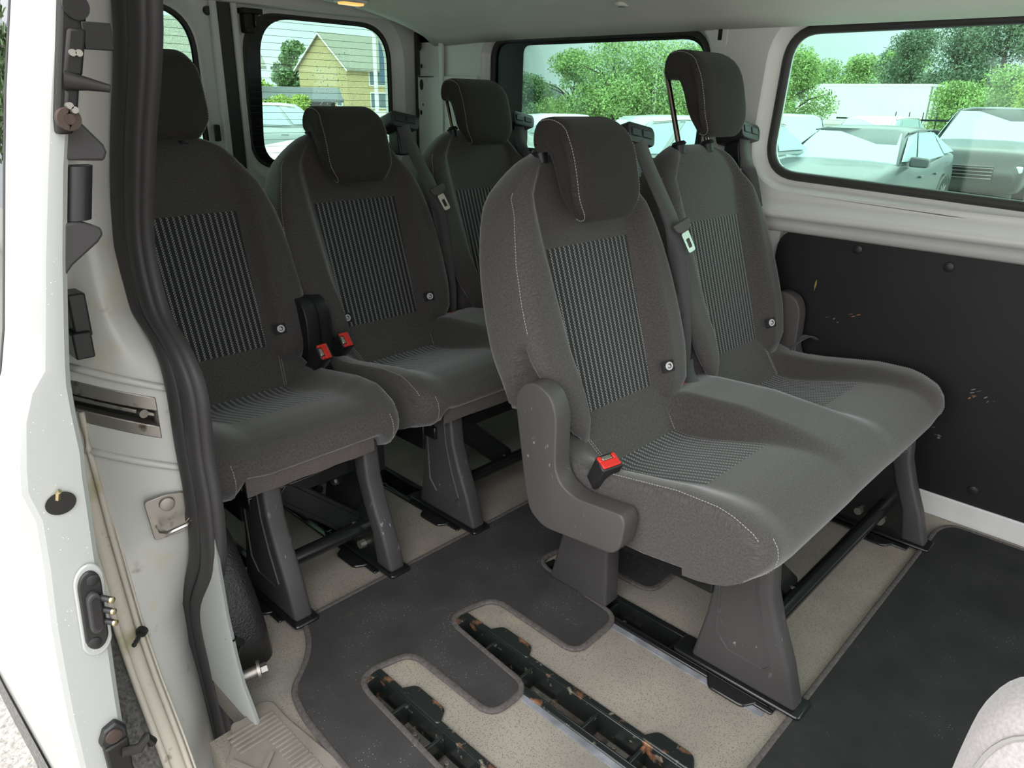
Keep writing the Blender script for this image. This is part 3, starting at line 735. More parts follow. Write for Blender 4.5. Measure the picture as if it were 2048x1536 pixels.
# step tread
root = empty('step_tread', (.39, .85, 0), label='ribbed grey rubber tread on the door step', cat='step tread')
m = MB(); tp = [(.470, .60), (.463, .80), (.449, .95), (.450, 1.005), (.428, 1.018), (.392, 1.0), (.372, 1.008), (.350, .96), (.322, .93), (.322, .60)]
m.prism([(a-.39, b-.85) for a, b in roundpoly(tp, .012, 3)], 2, .0005, .008); m.obj('tread_base', 'tread_rubber', root, bevel=.003)
m = MB()
for k in range(24):
    y = .975-.0105*k; x1_ = .436 if y > .80 else .45
    x0_ = .352 if not (.80 < y < .93) else .400
    m.box(x0_-.39, y-.85, .007, x1_-.39, y-.85+.0055, .0105)
m.obj('tread_ribs', 'tread_rubber', root, bevel=.001)
m = MB()
for a, b, c, d in ((.335, .93, .385, .80), (.385, .80, .352, .70), (.345, .86, .392, .90)):
    v = Vector((c-a, d-b, 0)).normalized(); p = Vector((-v.y, v.x, 0))*.004
    m.add([(a-.39-p.x, b-.85-p.y, .0085), (c-.39-p.x, d-.85-p.y, .0085), (c-.39+p.x, d-.85+p.y, .0085), (a-.39+p.x, b-.85+p.y, .0085)]+
          [(a-.39-p.x, b-.85-p.y, .012), (c-.39-p.x, d-.85-p.y, .012), (c-.39+p.x, d-.85+p.y, .012), (a-.39+p.x, b-.85+p.y, .012)], [(0, 1, 2, 3), (4, 5, 6, 7), (0, 1, 5, 4), (1, 2, 6, 5), (2, 3, 7, 6), (3, 0, 4, 7)])
m.obj('tread_lettering', 'tread_rubber', root, smooth=False, label='raised diagonal bars of the step pattern')
# wheel arch cover, near side: a rounded drum
m = MB(); R = []
for k in range(11):
    a = radians(90*k/10); z = .40*sin(a) if k else 0
    q = cos(a)**.55 if k < 10 else .0
    y0_ = interp([(0, 1.105), (.07, 1.112), (.16, 1.145), (.235, 1.19), (.28, 1.245), (.33, 1.33), (.40, 1.46)], z); y1_ = 3.06-y0_; xo = interp([(0, .520), (.1, .515), (.28, .502), (.36, .485), (.40, .46)], z)
    ring = []
    for (px, py) in rrect(.40, y0_, xo, y1_, min(.035, (y1_-y0_)*.45), 6): ring.append((max(.414, px), py, z))
    R.append(ring)
m.rings(R); o = m.obj('wheel_arch_cover', 'arch_plastic', smooth='all', label='black grained plastic wheel arch cover behind the door pillar', cat='wheel arch cover')
# anchor bolt at the pillar foot
root = empty('anchor_bolt', (.440, 1.058, -.004), label='metal anchor bolt with washer at the foot of the door pillar', cat='bolt')
m = MB(); m.cyl((-.02, .0, .045), (.014, -.008, .048), .0105, 14); m.obj('bolt_shank', 'dull_metal', root)
m = MB(); m.cyl((.010, -.007, .0475), (.015, -.009, .048), .018, 20); m.obj('washer', 'dull_metal', root)
m = MB(); m.cyl((.015, -.009, .048), (.026, -.012, .049), .010, 6); m.obj('bolt_head', 'dull_metal', root, smooth=False)
m = MB(); m.tube([(-.01, .03, .0), (-.012, .034, .07), (-.004, .02, .105)], .010, 8); m.obj('wire_clip', 'gloss_black', root)
# ------------------------------------------------------------------ van shell
def offs(poly, d):
    n = len(poly); P = [Vector(p) for p in poly]; ar = sum(P[i].x*P[(i+1) % n].y-P[(i+1) % n].x*P[i].y for i in range(n)); out = []
    for i in range(n):
        t = (P[(i+1) % n]-P[i-1]).normalized(); nr = Vector((t.y, -t.x))*(1 if ar > 0 else -1); out.append(tuple(P[i]+nr*d))
    return out
def plate(m, outer, holes, f, off, mi=0):
    bm = bmesh.new(); es = []
    for lp in [outer]+holes:
        vs = [bm.verts.new(Vector(f(a, b, off))) for a, b in lp]
        for i in range(len(vs)): es.append(bm.edges.new((vs[i], vs[(i+1) % len(vs)])))
    n = Vector(f(1, 0, 0))-Vector(f(0, 0, 0)); n = n.cross(Vector(f(0, 1, 0))-Vector(f(0, 0, 0)))
    bmesh.ops.triangle_fill(bm, use_beauty=True, use_dissolve=False, edges=es, normal=n)
    bm.verts.index_update()
    m.add([v.co for v in bm.verts], [[v.index for v in fc.verts] for fc in bm.faces], mi); bm.free()
def loop3(poly, f, off): return [Vector(f(a, b, off)) for a, b in poly]
def window_unit(name, poly, f, d, glass='tint_glass', frit=None, parent=None, sealr=.011):
    """glass pane + rubber seal, in the plane map f at offset d"""
    root = MB(); k = len(poly)
    root.add(loop3(poly, f, d+.006)+loop3(poly, f, d+.0095), [list(range(k)), list(range(k, 2*k))])
    g = root.obj(name, glass, smooth=False, kind='structure', parent=parent)
    m = MB(); P = loop3(offs(poly, .004), f, d); R = []; nrm = (Vector(f(0, 0, 1))-Vector(f(0, 0, 0))).normalized()
    for i in range(k+1):
        p = P[i % k]; t = (P[(i+1) % k]-P[(i-1) % k]).normalized(); a = t.cross(nrm)
        R.append([p+a*sealr*cos(2*pi*q/10)+nrm*sealr*.9*sin(2*pi*q/10) for q in range(10)])
    m.rings(R, cap=False); m.obj('window_seal', 'rubber', g, smooth='all')
    if frit:
        m = MB(); inner = frit
        A = loop3(poly, f, d+.005); B = loop3(inner, f, d+.005); m.rings([A, B], cap=False); m.obj('frit_border', 'frit', g, smooth=False)
    return g
fx = lambda X, sg=1: (lambda a, b, o: (X+sg*o, a, b))
fy = lambda Y: (lambda a, b, o: (a, Y+o, b))
# far side wall
W1 = roundpoly([(.965, .850), (.950, 1.207), (-.95, 1.222), (-.95, .775)], [.085, .075, .08, .08], 8)
W2 = roundpoly([(2.075, .84), (2.07, 1.215), (1.195, 1.215), (1.200, .845)], [.06, .06, .09, .08], 8)
W2i = roundpoly([(1.935, .86), (1.930, 1.199), (1.207, 1.199), (1.212, .86)], [.03, .03, .08, .07], 8)
outer = [(2.46, .735), (2.46, 1.30), (-1.3, 1.30), (-1.3, .735)]
f = fx(2.015); m = MB()
plate(m, outer, [offs(W1, .045), offs(W2, .035)], f, 0)
for W, mg in ((W1, .045), (W2, .035)):
    R = [loop3(offs(W, mg), f, 0), loop3(offs(W, mg*.82), f, .004), loop3(offs(W, mg*.62), f, .022), loop3(offs(W, mg*.45), f, .030), loop3(offs(W, .0), f, .034), loop3(offs(W, -.002), f, .06)]
    m.rings(R, cap=False)
m.obj('wall_left', 'inner_paint', smooth=50, kind='structure')
# rolled ledge under the windows
prof = [(2.015, .800), (2.018, .792), (2.012, .780), (1.990, .760), (1.984, .750), (1.985, .742), (1.995, .734), (2.010, .728), (2.016, .715), (2.024, .700), (2.05, .690), (2.07, .69)]
m = MB(); m.rings([[(x, y, z) for x, z in prof] for y in (-1.3, .2, .86, 2.4)], closed=False, cap=False)
m.obj('trim_5', 'inner_paint', smooth='all', kind='structure')
m = MB(); m.box(2.058, .905, -.05, 2.075, 2.46, .75); m.obj('trim_6', 'inner_paint', smooth=False, kind='structure')
# rear corner pillar with its holes
m = MB(); m.box(2.005, 2.115, .0, 2.016, 2.46, 1.10); m.box(2.000, 2.30, .0, 2.010, 2.325, 1.28)
m.obj('trim_7', 'inner_paint', smooth=False, bevel=.003, kind='structure')
m = MB(); m.box(2.0035, 2.36, 1.095, 2.0055, 2.45, 1.099)
for y, z, a, b in ((2.437, 1.207, .010, .016), (2.43, 1.136, .006, .008), (2.432, 1.068, .011, .020), (2.438, .965, .006, .010), (2.452, .962, .003, .018), (2.45, 1.215, .003, .02), (2.425, .995, .003, .004)):
    m.prism([(y+a*cos(2*pi*k/14), z+b*sin(2*pi*k/14)) for k in range(14)], 0, 2.0035, 2.0045)
m.obj('trim_8', 'frit', smooth=False, kind='structure')
m = MB(); m.prism(rrect(1.138, 1.190, 1.150, 1.232, .002, 2), 0, 2.0125, 2.0135); m.obj('trim_9', 'frit', smooth=False, kind='structure')
m = MB(); m.prism(rrect(1.122, 1.172, 1.166, 1.250, .010, 4), 0, 2.0135, 2.016); m.obj('trim_10', 'inner_paint', smooth=False, bevel=.001, kind='structure')
window_unit('window_1', W1, f, .036, sealr=.013)
window_unit('window_2', W2, f, .036, frit=W2i)
# black plywood lining panel with its fixings and paint chips
root = tag(MB().prism(roundpoly([(.905, .045), (.905, .702), (-1.25, .685), (-1.25, .045)], [.02, .07, .02, .02], 6), 0, 2.046, 2.056).obj('wall_panel', 'ply_black', smooth=False, bevel=.001),
           'black lining panel with small paint chips on the far side wall', 'wall panel')
for y, z in ((.681, .672), (.459, .662), (.281, .105), (-.05, .655), (.75, .11)):
    m = MB(); m.tube([(2.047, y, z), (2.042, y, z), (2.040, y, z)], [.013, .012, .007], 18); m.obj('panel_stud', 'black_plastic', root, label='round black stud')
random.seed(3)
for (px, pz, mt, n, s) in ((.775, .553, 'chip_ochre', 2, .006), (.655, .497, 'chip_brown', 3, .006), (.72, .470, 'chip_grey', 3, .005), (.70, .468, 'chip_grey', 2, .004),
                        (.335, .365, 'chip_grey', 3, .006), (.345, .350, 'chip_brown', 3, .006), (.300, .352, 'chip_grey', 4, .006), (.385, .225, 'chip_grey', 5, .005), (.41, .245, 'chip_grey', 3, .005)):
    m = MB()
    for k in range(n):
        y = px+random.uniform(-.012, .012); z = pz+random.uniform(-.006, .006); a = random.uniform(.3, 1)*s; b = random.uniform(.25, .6)*s
        if mt == 'chip_ochre': y = px+.001*k; z = pz+.008*k; a = .0025; b = .012
        q = random.random()*3
        m.prism([(y+a*cos(t+q), z+b*sin(t)) for t in [2*pi*j/7 for j in range(7)]], 0, 2.0452, 2.0465)
    m.obj('paint_chip', mt, root, smooth=False, kind='stuff')
m = MB(); m.box(2.040, -1.3, 0, 2.058, .93, .062); m.obj('baseboard_left', 'board_white', smooth=False, bevel=.003, kind='structure')
# ceiling: headliner, sagging towards the sides, with a raised moulding
m = MB(); R = []
ys = [-1.3, -.6, 0, .5, .9, 1.2, 1.45, 1.6, 1.75, 1.95, 2.15, 2.30, 2.36, 2.37]
for y in ys:
    r = []
    for k in range(33):
        x = lerp(.40, 2.022, k/32); z = 1.345-.10*abs((x-1.2)/.8)**3.2-.012*sm(y, 1.9, 2.36)
        z -= .018*sm(x, 1.60, 1.70)*sm(1.98-x, 0, .12)*(sm(y, 1.40, 1.55)-sm(y, .9, 1.15)+sm(.9-y, 0, .2)*0)
        if k in (0, 32): z -= .010
        if y >= 2.365: z += .04
        r.append((x, y, z))
    R.append(r)
m.rings(R, closed=False, cap=False); o = m.obj('ceiling', 'headliner', smooth='all', kind='structure')
so_ = o.modifiers.new('s', 'SOLIDIFY'); so_.thickness = .012; so_.offset = 1
m = MB(); m.box(.30, -1.35, 1.375, 2.13, 2.60, 1.40); m.obj('trim_11', 'white_paint', smooth=False, kind='structure')
m = MB(); m.box(2.015, -1.3, 1.22, 2.13, 2.5, 1.39); m.obj('trim_12', 'white_paint', smooth=False, kind='structure')
# outer side skin below the windows and front bulkhead side (keeps the light out as the van does)
m = MB(); m.box(2.08, -1.3, -.3, 2.13, 2.5, .76); m.obj('trim_13', 'white_paint', smooth=False, kind='structure')
# rear doors
def rear_door(idx, x0, x1, win, inner, widx):
    f = fy(2.475); m = MB()
    plate(m, [(x0, -.05), (x0, 1.335), (x1, 1.335), (x1, -.05)], [offs(win, .05)], f, 0)
    m.rings([loop3(offs(win, .05), f, 0), loop3(offs(win, .042), f, .005), loop3(offs(win, .022), f, .024), loop3(offs(win, .014), f, .030), loop3(win, f, .032), loop3(offs(win, -.002), f, .06)], cap=False)
    m.rings([[(x0, 2.475, -.05), (x1, 2.475, -.05), (x1, 2.475, 1.335), (x0, 2.475, 1.335)], [(x0, 2.54, -.05), (x1, 2.54, -.05), (x1, 2.54, 1.335), (x0, 2.54, 1.335)]], cap=False)
    d = m.obj('door_%d' % idx, 'inner_paint', smooth=50, kind='structure')
    g = window_unit('window_%d' % widx, win, f, .034, 'heated_glass', inner, sealr=.007)
    m = MB(); xs = [p[0] for p in win]; a, b = min(xs)+.004, max(xs)-.004
    for k in range(22):
        z = .78+.0225*k
        aa = a; bb = b
        m.box(aa, 2.5125, z, bb, 2.5135, z+.0012)
    m.obj('heater_wires', 'heat_wire', g, smooth=False)
    return d, g
WR = roundpoly([(1.300, .78), (1.312, 1.268), (1.905, 1.268), (1.905, .78)], [.10, .13, .13, .10], 10)
WRi = roundpoly([(1.345, .79), (1.375, 1.262), (1.899, 1.262), (1.899, .79)], [.09, .12, .125, .09], 10)
WL = roundpoly([(.50, .78), (.50, 1.268), (1.135, 1.268), (1.140, .78)], [.10, .13, .13, .10], 10)
WLi = roundpoly([(.52, .79), (.52, 1.262), (1.128, 1.262), (1.133, .79)], [.09, .12, .125, .09], 10)
dR, gR = rear_door(2, 1.248, 2.036, WR, WRi, 3)
dL, gL = rear_door(3, .40, 1.206, WL, WLi, 4)
m = MB(); m.box(1.203, 2.462, -.05, 1.251, 2.535, 1.34); m.obj('door_gasket', 'rubber', dL, bevel=.005, label='black rubber strip between the rear doors')
m = MB(); m.box(1.180, 2.455, -.05, 1.204, 2.476, 1.34); m.box(1.250, 2.455, -.05, 1.272, 2.476, 1.34); m.obj('door_flange', 'inner_paint', dR, bevel=.006, seg=3)
m = MB(); m.box(2.004, 2.452, -.05, 2.030, 2.474, 1.26); m.obj('door_gasket', 'rubber', dR, bevel=.005)
m = MB(); m.box(.35, 2.44, 1.290, 2.10, 2.55, 1.40); m.obj('trim_14', 'inner_paint', smooth=False, bevel=.01, kind='structure')
m = MB(); m.box(2.03, 2.44, -.2, 2.12, 2.55, 1.30); m.obj('trim_15', 'inner_paint', smooth=False, kind='structure')
# latch hardware on the rear doors
la = MB().box(1.282, 2.440, 1.205, 1.318, 2.470, 1.275).obj('upper_latch', 'latch_metal', dR, bevel=.004)
m = MB(); m.box(1.275, 2.430, 1.262, 1.345, 2.468, 1.278); m.cyl((1.292, 2.436, 1.215), (1.292, 2.446, 1.215), .008, 12); m.obj('latch_plate', 'latch_metal', la, bevel=.002)
m = MB(); m.box(1.312, 2.425, 1.222, 1.326, 2.452, 1.262); m.obj('latch_bolt', 'gloss_black', la, bevel=.002)
m = MB(); m.tube([(1.178, 2.474, 1.262), (1.178, 2.462, 1.262)], [.014, .012], 16); m.obj('rubber_plug', 'black_plastic', dL)
m = MB(); m.tube([(1.285, 2.460, .935), (1.30, 2.448, .945), (1.30, 2.448, .925), (1.287, 2.46, .92)], .004, 6); m.obj('cable_clip', 'latch_metal', dR)
m = MB(); m.prism(rrect(1.150, .872, 1.172, .925, .006, 3), 1, 2.462, 2.474); m.obj('door_buffer', 'black_plastic', dL, bevel=.003)
# rain drops on the right hand rear glass
random.seed(5); m = MB()
for k in range(170):
    x = random.gauss(1.64, .045); z = random.uniform(.92, 1.17)
    if not 1.40 < x < 1.88: continue
    r_ = random.uniform(.0008, .0022); m.prism([(x+r_*cos(2*pi*j/8), z+r_*1.2*sin(2*pi*j/8)) for j in range(8)], 1, 2.519, 2.5205)
m.obj('rain_drops', 'rain_drop', gR, smooth=False, kind='stuff')
# dome lamp at the roof
root = empty('ceiling_lamp', (1.56, 2.245, 1.305), label='small amber glowing roof lamp lens at the top edge', cat='ceiling lamp')
m = MB(); m.prism(rrect(-.055, -.03, .055, .03, .015, 4), 2, .0, .016); m.obj('lamp_bezel', 'white_trim', root, bevel=.004)
m = MB(); m.prism(rrect(-.042, -.020, .042, .020, .010, 4), 2, -.006, .004); m.obj('lamp_lens', 'lamp_glow', root, bevel=.002)
root = empty('coat_hook', (1.895, 1.40, 1.283), label='oval grey coat hook recess in the headliner', cat='coat hook')
HOOK = root
for r_, z0, z1, mt, nm in ((.026, -.006, .004, 'headliner', 'hook_rim'), (.012, -.008, -.004, 'pane_dark', 'hook_slot')):
    m = MB(); m.prism([(r_*cos(2*pi*k/24), r_*.8*sin(2*pi*k/24)) for k in range(24)], 2, z0, z1); m.obj(nm, mt, root, bevel=.0015)
# ------------------------------------------------------------------ C pillar with its seal
ZS = [1.40, 1.134, .946, .82, .72, .666, .607, .503, .404, .286, .15, .024, -.115, -.259, -.40]
SL = [1.085, 1.088, 1.185, 1.234, 1.226, 1.146, 1.121, 1.120, 1.115, 1.137, 1.212, 1.226, 1.191, 1.176, 1.16]   # left border of the seal, per height
SRt = [.97, .983, 1.075, 1.127, 1.110, 1.045, 1.013, 1.020, 1.016, 1.040, 1.130, 1.122, 1.110, 1.10, 1.09]
sealL = spline([(.40, a, z) for a, z in zip(SL, ZS)], 6); sealR = spline([(.40, a, z) for a, z in zip(SRt, ZS)], 6)
root = empty('door_seal', (.40, 1.10, -.2), label='thick black double lipped rubber seal along the door pillar', cat='door seal')
for t, dx, r1, nm in ((.285, -.004, .024, 'outer_lip'), (.66, .000, .026, 'inner_lip')):
    m = MB(); P = [a.lerp(b, t)+Vector((dx, 0, 0)) for a, b in zip(sealL, sealR)]
    R = []
    for i, p in enumerate(P):
        W = (sealL[i]-sealR[i]).length*.205
        R.append([Vector((p.x+.010*sin(2*pi*k/12), p.y+W*cos(2*pi*k/12), p.z)) for k in range(12)])
    R = [[v-Vector((.40, 1.10, -.2)) for v in r] for r in R]
    m.rings(R); m.obj(nm, 'rubber', root, smooth='all')
m = MB(); R = [[(.404, lerp(a.y, b.y, .86), b.z), (.398, lerp(a.y, b.y, .7), b.z), (.398, lerp(a.y, b.y, .3), b.z), (.404, lerp(a.y, b.y, .1), b.z), (.418, lerp(a.y, b.y, .0), b.z), (.418, lerp(a.y, b.y, .95), b.z)] for a, b in zip(sealL, sealR)]
R = [[Vector(v)-Vector((.40, 1.10, -.2)) for v in r] for r in R]; m.rings(R); m.obj('seal_core', 'rubber', root, smooth='all')
def seaL(z):
    for a, b in zip(sealL, sealL[1:]):
        if b.z <= z <= a.z: return lerp(a.y, b.y, (a.z-z)/(a.z-b.z))
    return sealL[-1].y if z < 0 else sealL[0].y
# jamb surface: rows given at the seal side (x .40) and at the gutter side (x .285)
ROW = [(1.36, 1.36), (1.134, 1.14), (1.02, 1.03), (.90, .92), (.80, .83), (.70, .74), (.640, .685), (.592, .640), (.575, .622), (.568, .612),
       (.505, .552), (.495, .540), (.455, .500), (.448, .488), (.404, .43), (.33, .35), (.25, .27), (.15, .17), (.06, .07), (-.05, -.04), (-.18, -.17), (-.40, -.40)]
def gutY(z): return interp([(-.40, .93), (-.05, .975), (.03, 1.02), (.12, 1.085), (.2, 1.125), (.35, 1.165), (.52, 1.195), (.62, 1.19), (.75, 1.185), (.9, 1.17), (1.1, 1.12), (1.36, 1.02)], z)
def jamb_pt(zs, zg, t):
    a = Vector((.405, seaL(zs)-.006, zs)); b = Vector((.285, gutY(zg), zg)); p = a.lerp(b, t)
    lift = .0
    p.y -= .012*sin(pi*t)
    if zs > .6: p.y += .03*sm(t, .45, .75)*sm(zs, .60, .68)
    if .45 < zs < .575 and t > .28: pass
    return p
T_ = [0, .08, .16, .22, .28, .36, .45, .55, .65, .75, .87, 1.0]
m = MB(); rows = [[jamb_pt(a, b, t) for t in T_] for a, b in ROW]; o0 = len(m.v); nT = len(T_)
for r in rows: m.v += [tuple(p) for p in r]
for i in range(len(ROW)-1):
    for j in range(nT-1):
        if i in (9,) and j >= 3: continue
        m.f.append([i*nT+j, i*nT+j+1, (i+1)*nT+j+1, (i+1)*nT+j]); m.mi.append(0)
m.obj('trim_16', 'jamb_paint', smooth=60, kind='structure')
# slot for the sliding door rail
m = MB(); A = rows[9][3:]; B = rows[10][3:]; back = Vector((.01, .09, 0))
m.rings([A, [p+back for p in A]], closed=False, cap=False); m.rings([B, [p+back for p in B]], closed=False, cap=False)
m.rings([[p+back for p in A], [p+back for p in B]], closed=False, cap=False)
m.rings([[A[0], B[0]], [A[0]+back, B[0]+back]], closed=False, cap=False)
m.obj('trim_17', 'gutter_paint', smooth=False, kind='structure')
root = empty('door_rail', (.33, 1.2, .53), label='grimy steel guide rail of the sliding door in the pillar slot', cat='door rail')
def RL(bm): bm.v = [(p[0]-.33, p[1]-1.2, p[2]-.53) for p in bm.v]; return bm
for q, th, dy, mt in ((.10, .012, .004, 'dull_metal'), (.47, .004, .020, 'dull_metal'), (.88, .011, .004, 'dull_metal')):
    m = MB(); P = [a.lerp(b, q)+Vector((.0, dy, 0)) for a, b in zip(A, B)]
    R = []
    for p in P: R.append([p+Vector((0, -.006, -th)), p+Vector((0, -.006, th)), p+Vector((0, .04, th)), p+Vector((0, .04, -th))])
    m.rings(R); RL(m).obj('rail_bar', mt, root, bevel=.002)
m = MB(); P = [a.lerp(b, .47)+Vector((0, .032, 0)) for a, b in zip(A, B)]
m.rings([[p+Vector((0, 0, -.024)), p+Vector((0, 0, .024)), p+Vector((0, .006, .024)), p+Vector((0, .006, -.024))] for p in P]); RL(m).obj('rail_back', 'latch_metal', root)
p = A[2].lerp(B[2], .45)+Vector((0, .004, 0)); m = MB(); m.cyl(p, p+Vector((0, .02, 0)), .007, 12); RL(m).obj('rail_screw', 'dull_metal', root)
# pressed ledges of the jamb
for (i, w_) in ((7, .006), (12, .006)):
    m = MB(); P = [r+Vector((0, -.002, 0)) for r in rows[i][1:]]
    m.tube(P, w_, 8); m.obj('trim_%d' % (18+i), 'jamb_paint', smooth='all', kind='structure')
# gutter: double rib that runs down along the wheel arch
root = empty('drain_channel', (.27, 1.1, -.2), label='dirty cream drain channel curving down beside the rear tyre', cat='drain channel')
G = [Vector((.275, gutY(z)-.004, z)) for z in [.565-.03*k for k in range(33)]]
def GR(bm): bm.v = [(p[0]-.27, p[1]-1.1, p[2]+.2) for p in bm.v]; return bm
for dx, r_, mt, nm in ((-.016, .0055, 'gutter_paint', 'outer_rib'), (.014, .0045, 'gutter_paint', 'inner_rib')):
    m = MB(); m.tube([p+Vector((dx, -.004, 0)) for p in G], r_, 8); GR(m).obj(nm, mt, root, smooth='all')
m = MB(); m.rings([[p+Vector((-.018, .0, 0)), p+Vector((.018, .0, 0)), p+Vector((.018, .008, 0)), p+Vector((-.018, .008, 0))] for p in G]); GR(m).obj('channel_floor', 'gutter_paint', root, smooth='all')
m = MB(); m.tube([p+Vector((.022, -.003, 0)) for p in G], .0022, 6); GR(m).obj('sealant_bead', 'gutter_paint', root, smooth='all')
# rubber plug on the gutter
root = empty('rubber_stop', (.288, gutY(.19)-.01, .19), label='small black threaded rubber stop sticking out of the jamb', cat='rubber stop')
m = MB(); m.tube([(.004, 0, .002), (0, -.006, .002)], [.010, .008], 16); m.obj('stop_base', 'black_plastic', root)
m = MB(); P = []; rr = []
for k in range(9): P.append((-.001-.0022*k, -.006-.0020*k, .002-.0006*k)); rr.append(.0042 if k % 2 else .0032)
m.tube(P, rr, 12); m.obj('stop_pin', 'black_plastic', root)
# striker
root = empty('door_striker', (.375, seaL(.385)-.004, .385), label='worn metal latch striker plate with loop on the white pillar', cat='striker')
T = Matrix.Rotation(radians(-12), 4, 'Z') @ Matrix.Rotation(radians(-5), 4, 'Y')
m = MB(); m.prism(roundpoly([(-.040, -.040), (.010, -.040), (.014, -.008), (.022, .004), (.022, .030), (-.008, .036), (-.040, .034)], .006, 3), 1, -.004, .004, T=T); m.obj('striker_plate', 'dull_metal', root, bevel=.001)
m = MB(); m.tube([T @ Vector(q) for q in ((-.030, .0, -.014), (-.028, -.022, -.016), (-.020, -.030, -.018), (.010, -.030, -.014), (.020, -.022, -.010), (.020, .0, -.006))], .0042, 8); m.obj('striker_loop', 'chrome', root)
m = MB(); m.tube([T @ Vector(q) for q in ((-.008, -.003, .020), (-.008, -.009, .020), (-.008, -.010, .020))], [.0125, .0115, .008], 18); m.obj('striker_bolt', 'dull_metal', root)
# inside trim of the pillar foot
m = MB(); R = []
for z, y0_, y1_ in ((.50, 1.04, 1.30), (.40, 1.035, 1.30), (.302, 1.036, 1.30), (.20, 1.032, 1.30), (.16, 1.024, 1.30), (.12, 1.018, 1.30), (.07, 1.004, 1.28), (.03, .978, 1.26), (.0, .962, 1.24)):
    R.append([(.402, y0_, z), (.409, y0_+.006, z), (.412, y1_, z), (.398, y1_, z), (.399, y0_+.01, z)])
m.rings(R); m.obj('trim_40', 'white_paint', smooth=40, kind='structure')
m = MB(); m.tube([(.400, 1.045, .150), (.404, 1.022, .157), (.4125, 1.030, .155), (.4135, 1.10, .140)], .0016, 6); m.obj('trim_41', 'frit', kind='structure')
# body side behind the pillar, seen inside
m = MB(); m.box(.385, 1.26, -.05, .41, 2.46, 1.36); m.obj('wall_right', 'inner_paint', smooth=False, kind='structure')
m = MB(); m.box(.30, .9, 1.30, .42, 2.46, 1.40); m.obj('trim_42', 'white_paint', smooth=False, kind='structure')
# wheel arch liner and sill skin beyond the gutter
m = MB(); R = []
for z in [.50-.05*k for k in range(22)]:
    y = gutY(z)+.012; wv = interp([(-.5, .020), (-.2, .024), (0, .036), (.15, .030), (.3, .014), (.5, .006)], z)
    R.append([(.262, y, z), (.262-wv, y+.02+wv*.3, z), (.262-wv, y+.06, z), (.262, y+.06, z)])
m.rings(R); m.obj('wheel_arch_liner', 'liner_grey', label='grey textured wheel arch liner strip between the drain channel and the tyre', cat='wheel arch liner')
# rear tyre of the van
root = empty('rear_wheel', (.285, 1.54, -.75), label='black rear tyre of the van behind the open door', cat='wheel')
m = MB(); prof = [(-.10, .22), (-.11, .30), (-.10, .345), (-.085, .360), (.085, .360), (.10, .345), (.11, .30), (.10, .22)]
m.rings([[(x, r_*sin(2*pi*k/64), .36+r_*cos(2*pi*k/64)) for x, r_ in prof] for k in range(65)], cap=False, closed=False); m.obj('tyre', 'tyre_rubber', root, smooth='all')
m = MB()
for k in range(72):
    a = 2*pi*k/72
    for sx in (-1, 1):
        c = [(sx*.018, a), (sx*.088, a+.055), (sx*.088, a+.095), (sx*.018, a+.04)]
        m.add([(x, (.360+h)*sin(t), .36+(.360+h)*cos(t)) for h in (0, .008) for x, t in c], [(0, 1, 2, 3), (4, 5, 6, 7), (0, 1, 5, 4), (1, 2, 6, 5), (2, 3, 7, 6), (3, 0, 4, 7)])
m.rings([[(x, r_*sin(2*pi*k/64), .36+r_*cos(2*pi*k/64)) for x, r_ in ((-.012, .361), (-.012, .368), (.012, .368), (.012, .361))] for k in range(65)], cap=False)
m.obj('tread', 'tyre_rubber', root, smooth=False)
m = MB(); m.rings([[(x, r_*sin(2*pi*k/40), .36+r_*cos(2*pi*k/40)) for x, r_ in ((-.09, .22), (-.08, .20), (-.03, .14), (-.03, .0))] for k in range(41)], closed=False, cap=False); m.obj('rim', 'rim', root)
# ------------------------------------------------------------------ sliding door, slid open
DZ = [1.36, 1.11, 1.024, .948, .854, .78, .735, .712, .68, .627, .596, .556, .49, .415, .34, .271, .186, .10, .02, -.02]
XC = [.318, .269, .247, .230, .210, .196, .187, .170, .158, .148, .144, .151, .147, .140, .136, .133, .132, .132, .134, .136]
XI = [.345, .296, .274, .256, .238, .226, .219, .216, .215, .215, .212, .210, .206, .202, .198, .194, .190, .187, .185, .185]
DX = [.300, .243, .222, .206, .187, .172, .160, .150, .142, .136, .134, .133, .131, .129, .128, .127, .127, .127, .128, .130]
m = MB(); R = []
for z, xi, xc, xd in zip(DZ, XI, XC, DX):
    R.append([(xi+.004, 2.30, z), (xi+.004, 1.0, z), (xi+.003, .915, z), (xi, .905, z), (xi-.006, .900, z), (lerp(xi, xc, .5), .8985, z), (xc+.006, .899, z), (xc, .902, z), (lerp(xc, xd, .5), .912, z), (xd, .925, z), (xd-.001, .935, z)])
m.rings(R, closed=False, cap=False); 
# outer skin rearward: window part is left open above the belt
bi = DZ.index(.712)
Rb = [[(xd-.001, .935, z), (xd-.006, 1.0, z), (xd-.010, 1.3, z), (xd-.010, 2.3, z)] for z, xd in list(zip(DZ, DX))[bi:]]
m.rings(Rb, closed=False, cap=False)
door = m.obj('door_1', 'white_paint', smooth=22, kind='structure')
m = MB(); m.rings([[(xd+.001, .934, z), (xd-.004, 1.0, z), (xd-.009, 1.3, z), (xd-.009, 2.3, z)] for z, xd in list(zip(DZ, DX))[:bi+1]], closed=False, cap=False); m.obj('door_window', 'door_glass', door, smooth='all')
m = MB(); m.rings([[(xd-.002, .938, z), (xd-.001, .933, z), (xd+.002, .938, z)] for z, xd in list(zip(DZ, DX))[:bi+1]], cap=True); m.obj('window_gasket', 'rubber', door, smooth='all')
m = MB(); m.rings([[(.122, .925, z), (.118, 1.0, z), (.114, 1.3, z), (.114, 2.3, z)] for z in (.062, .055, -.012, -.02)], closed=False, cap=False); m.obj('door_moulding', 'liner_grey', door, smooth='all', label='grey protective strip along the bottom of the door')
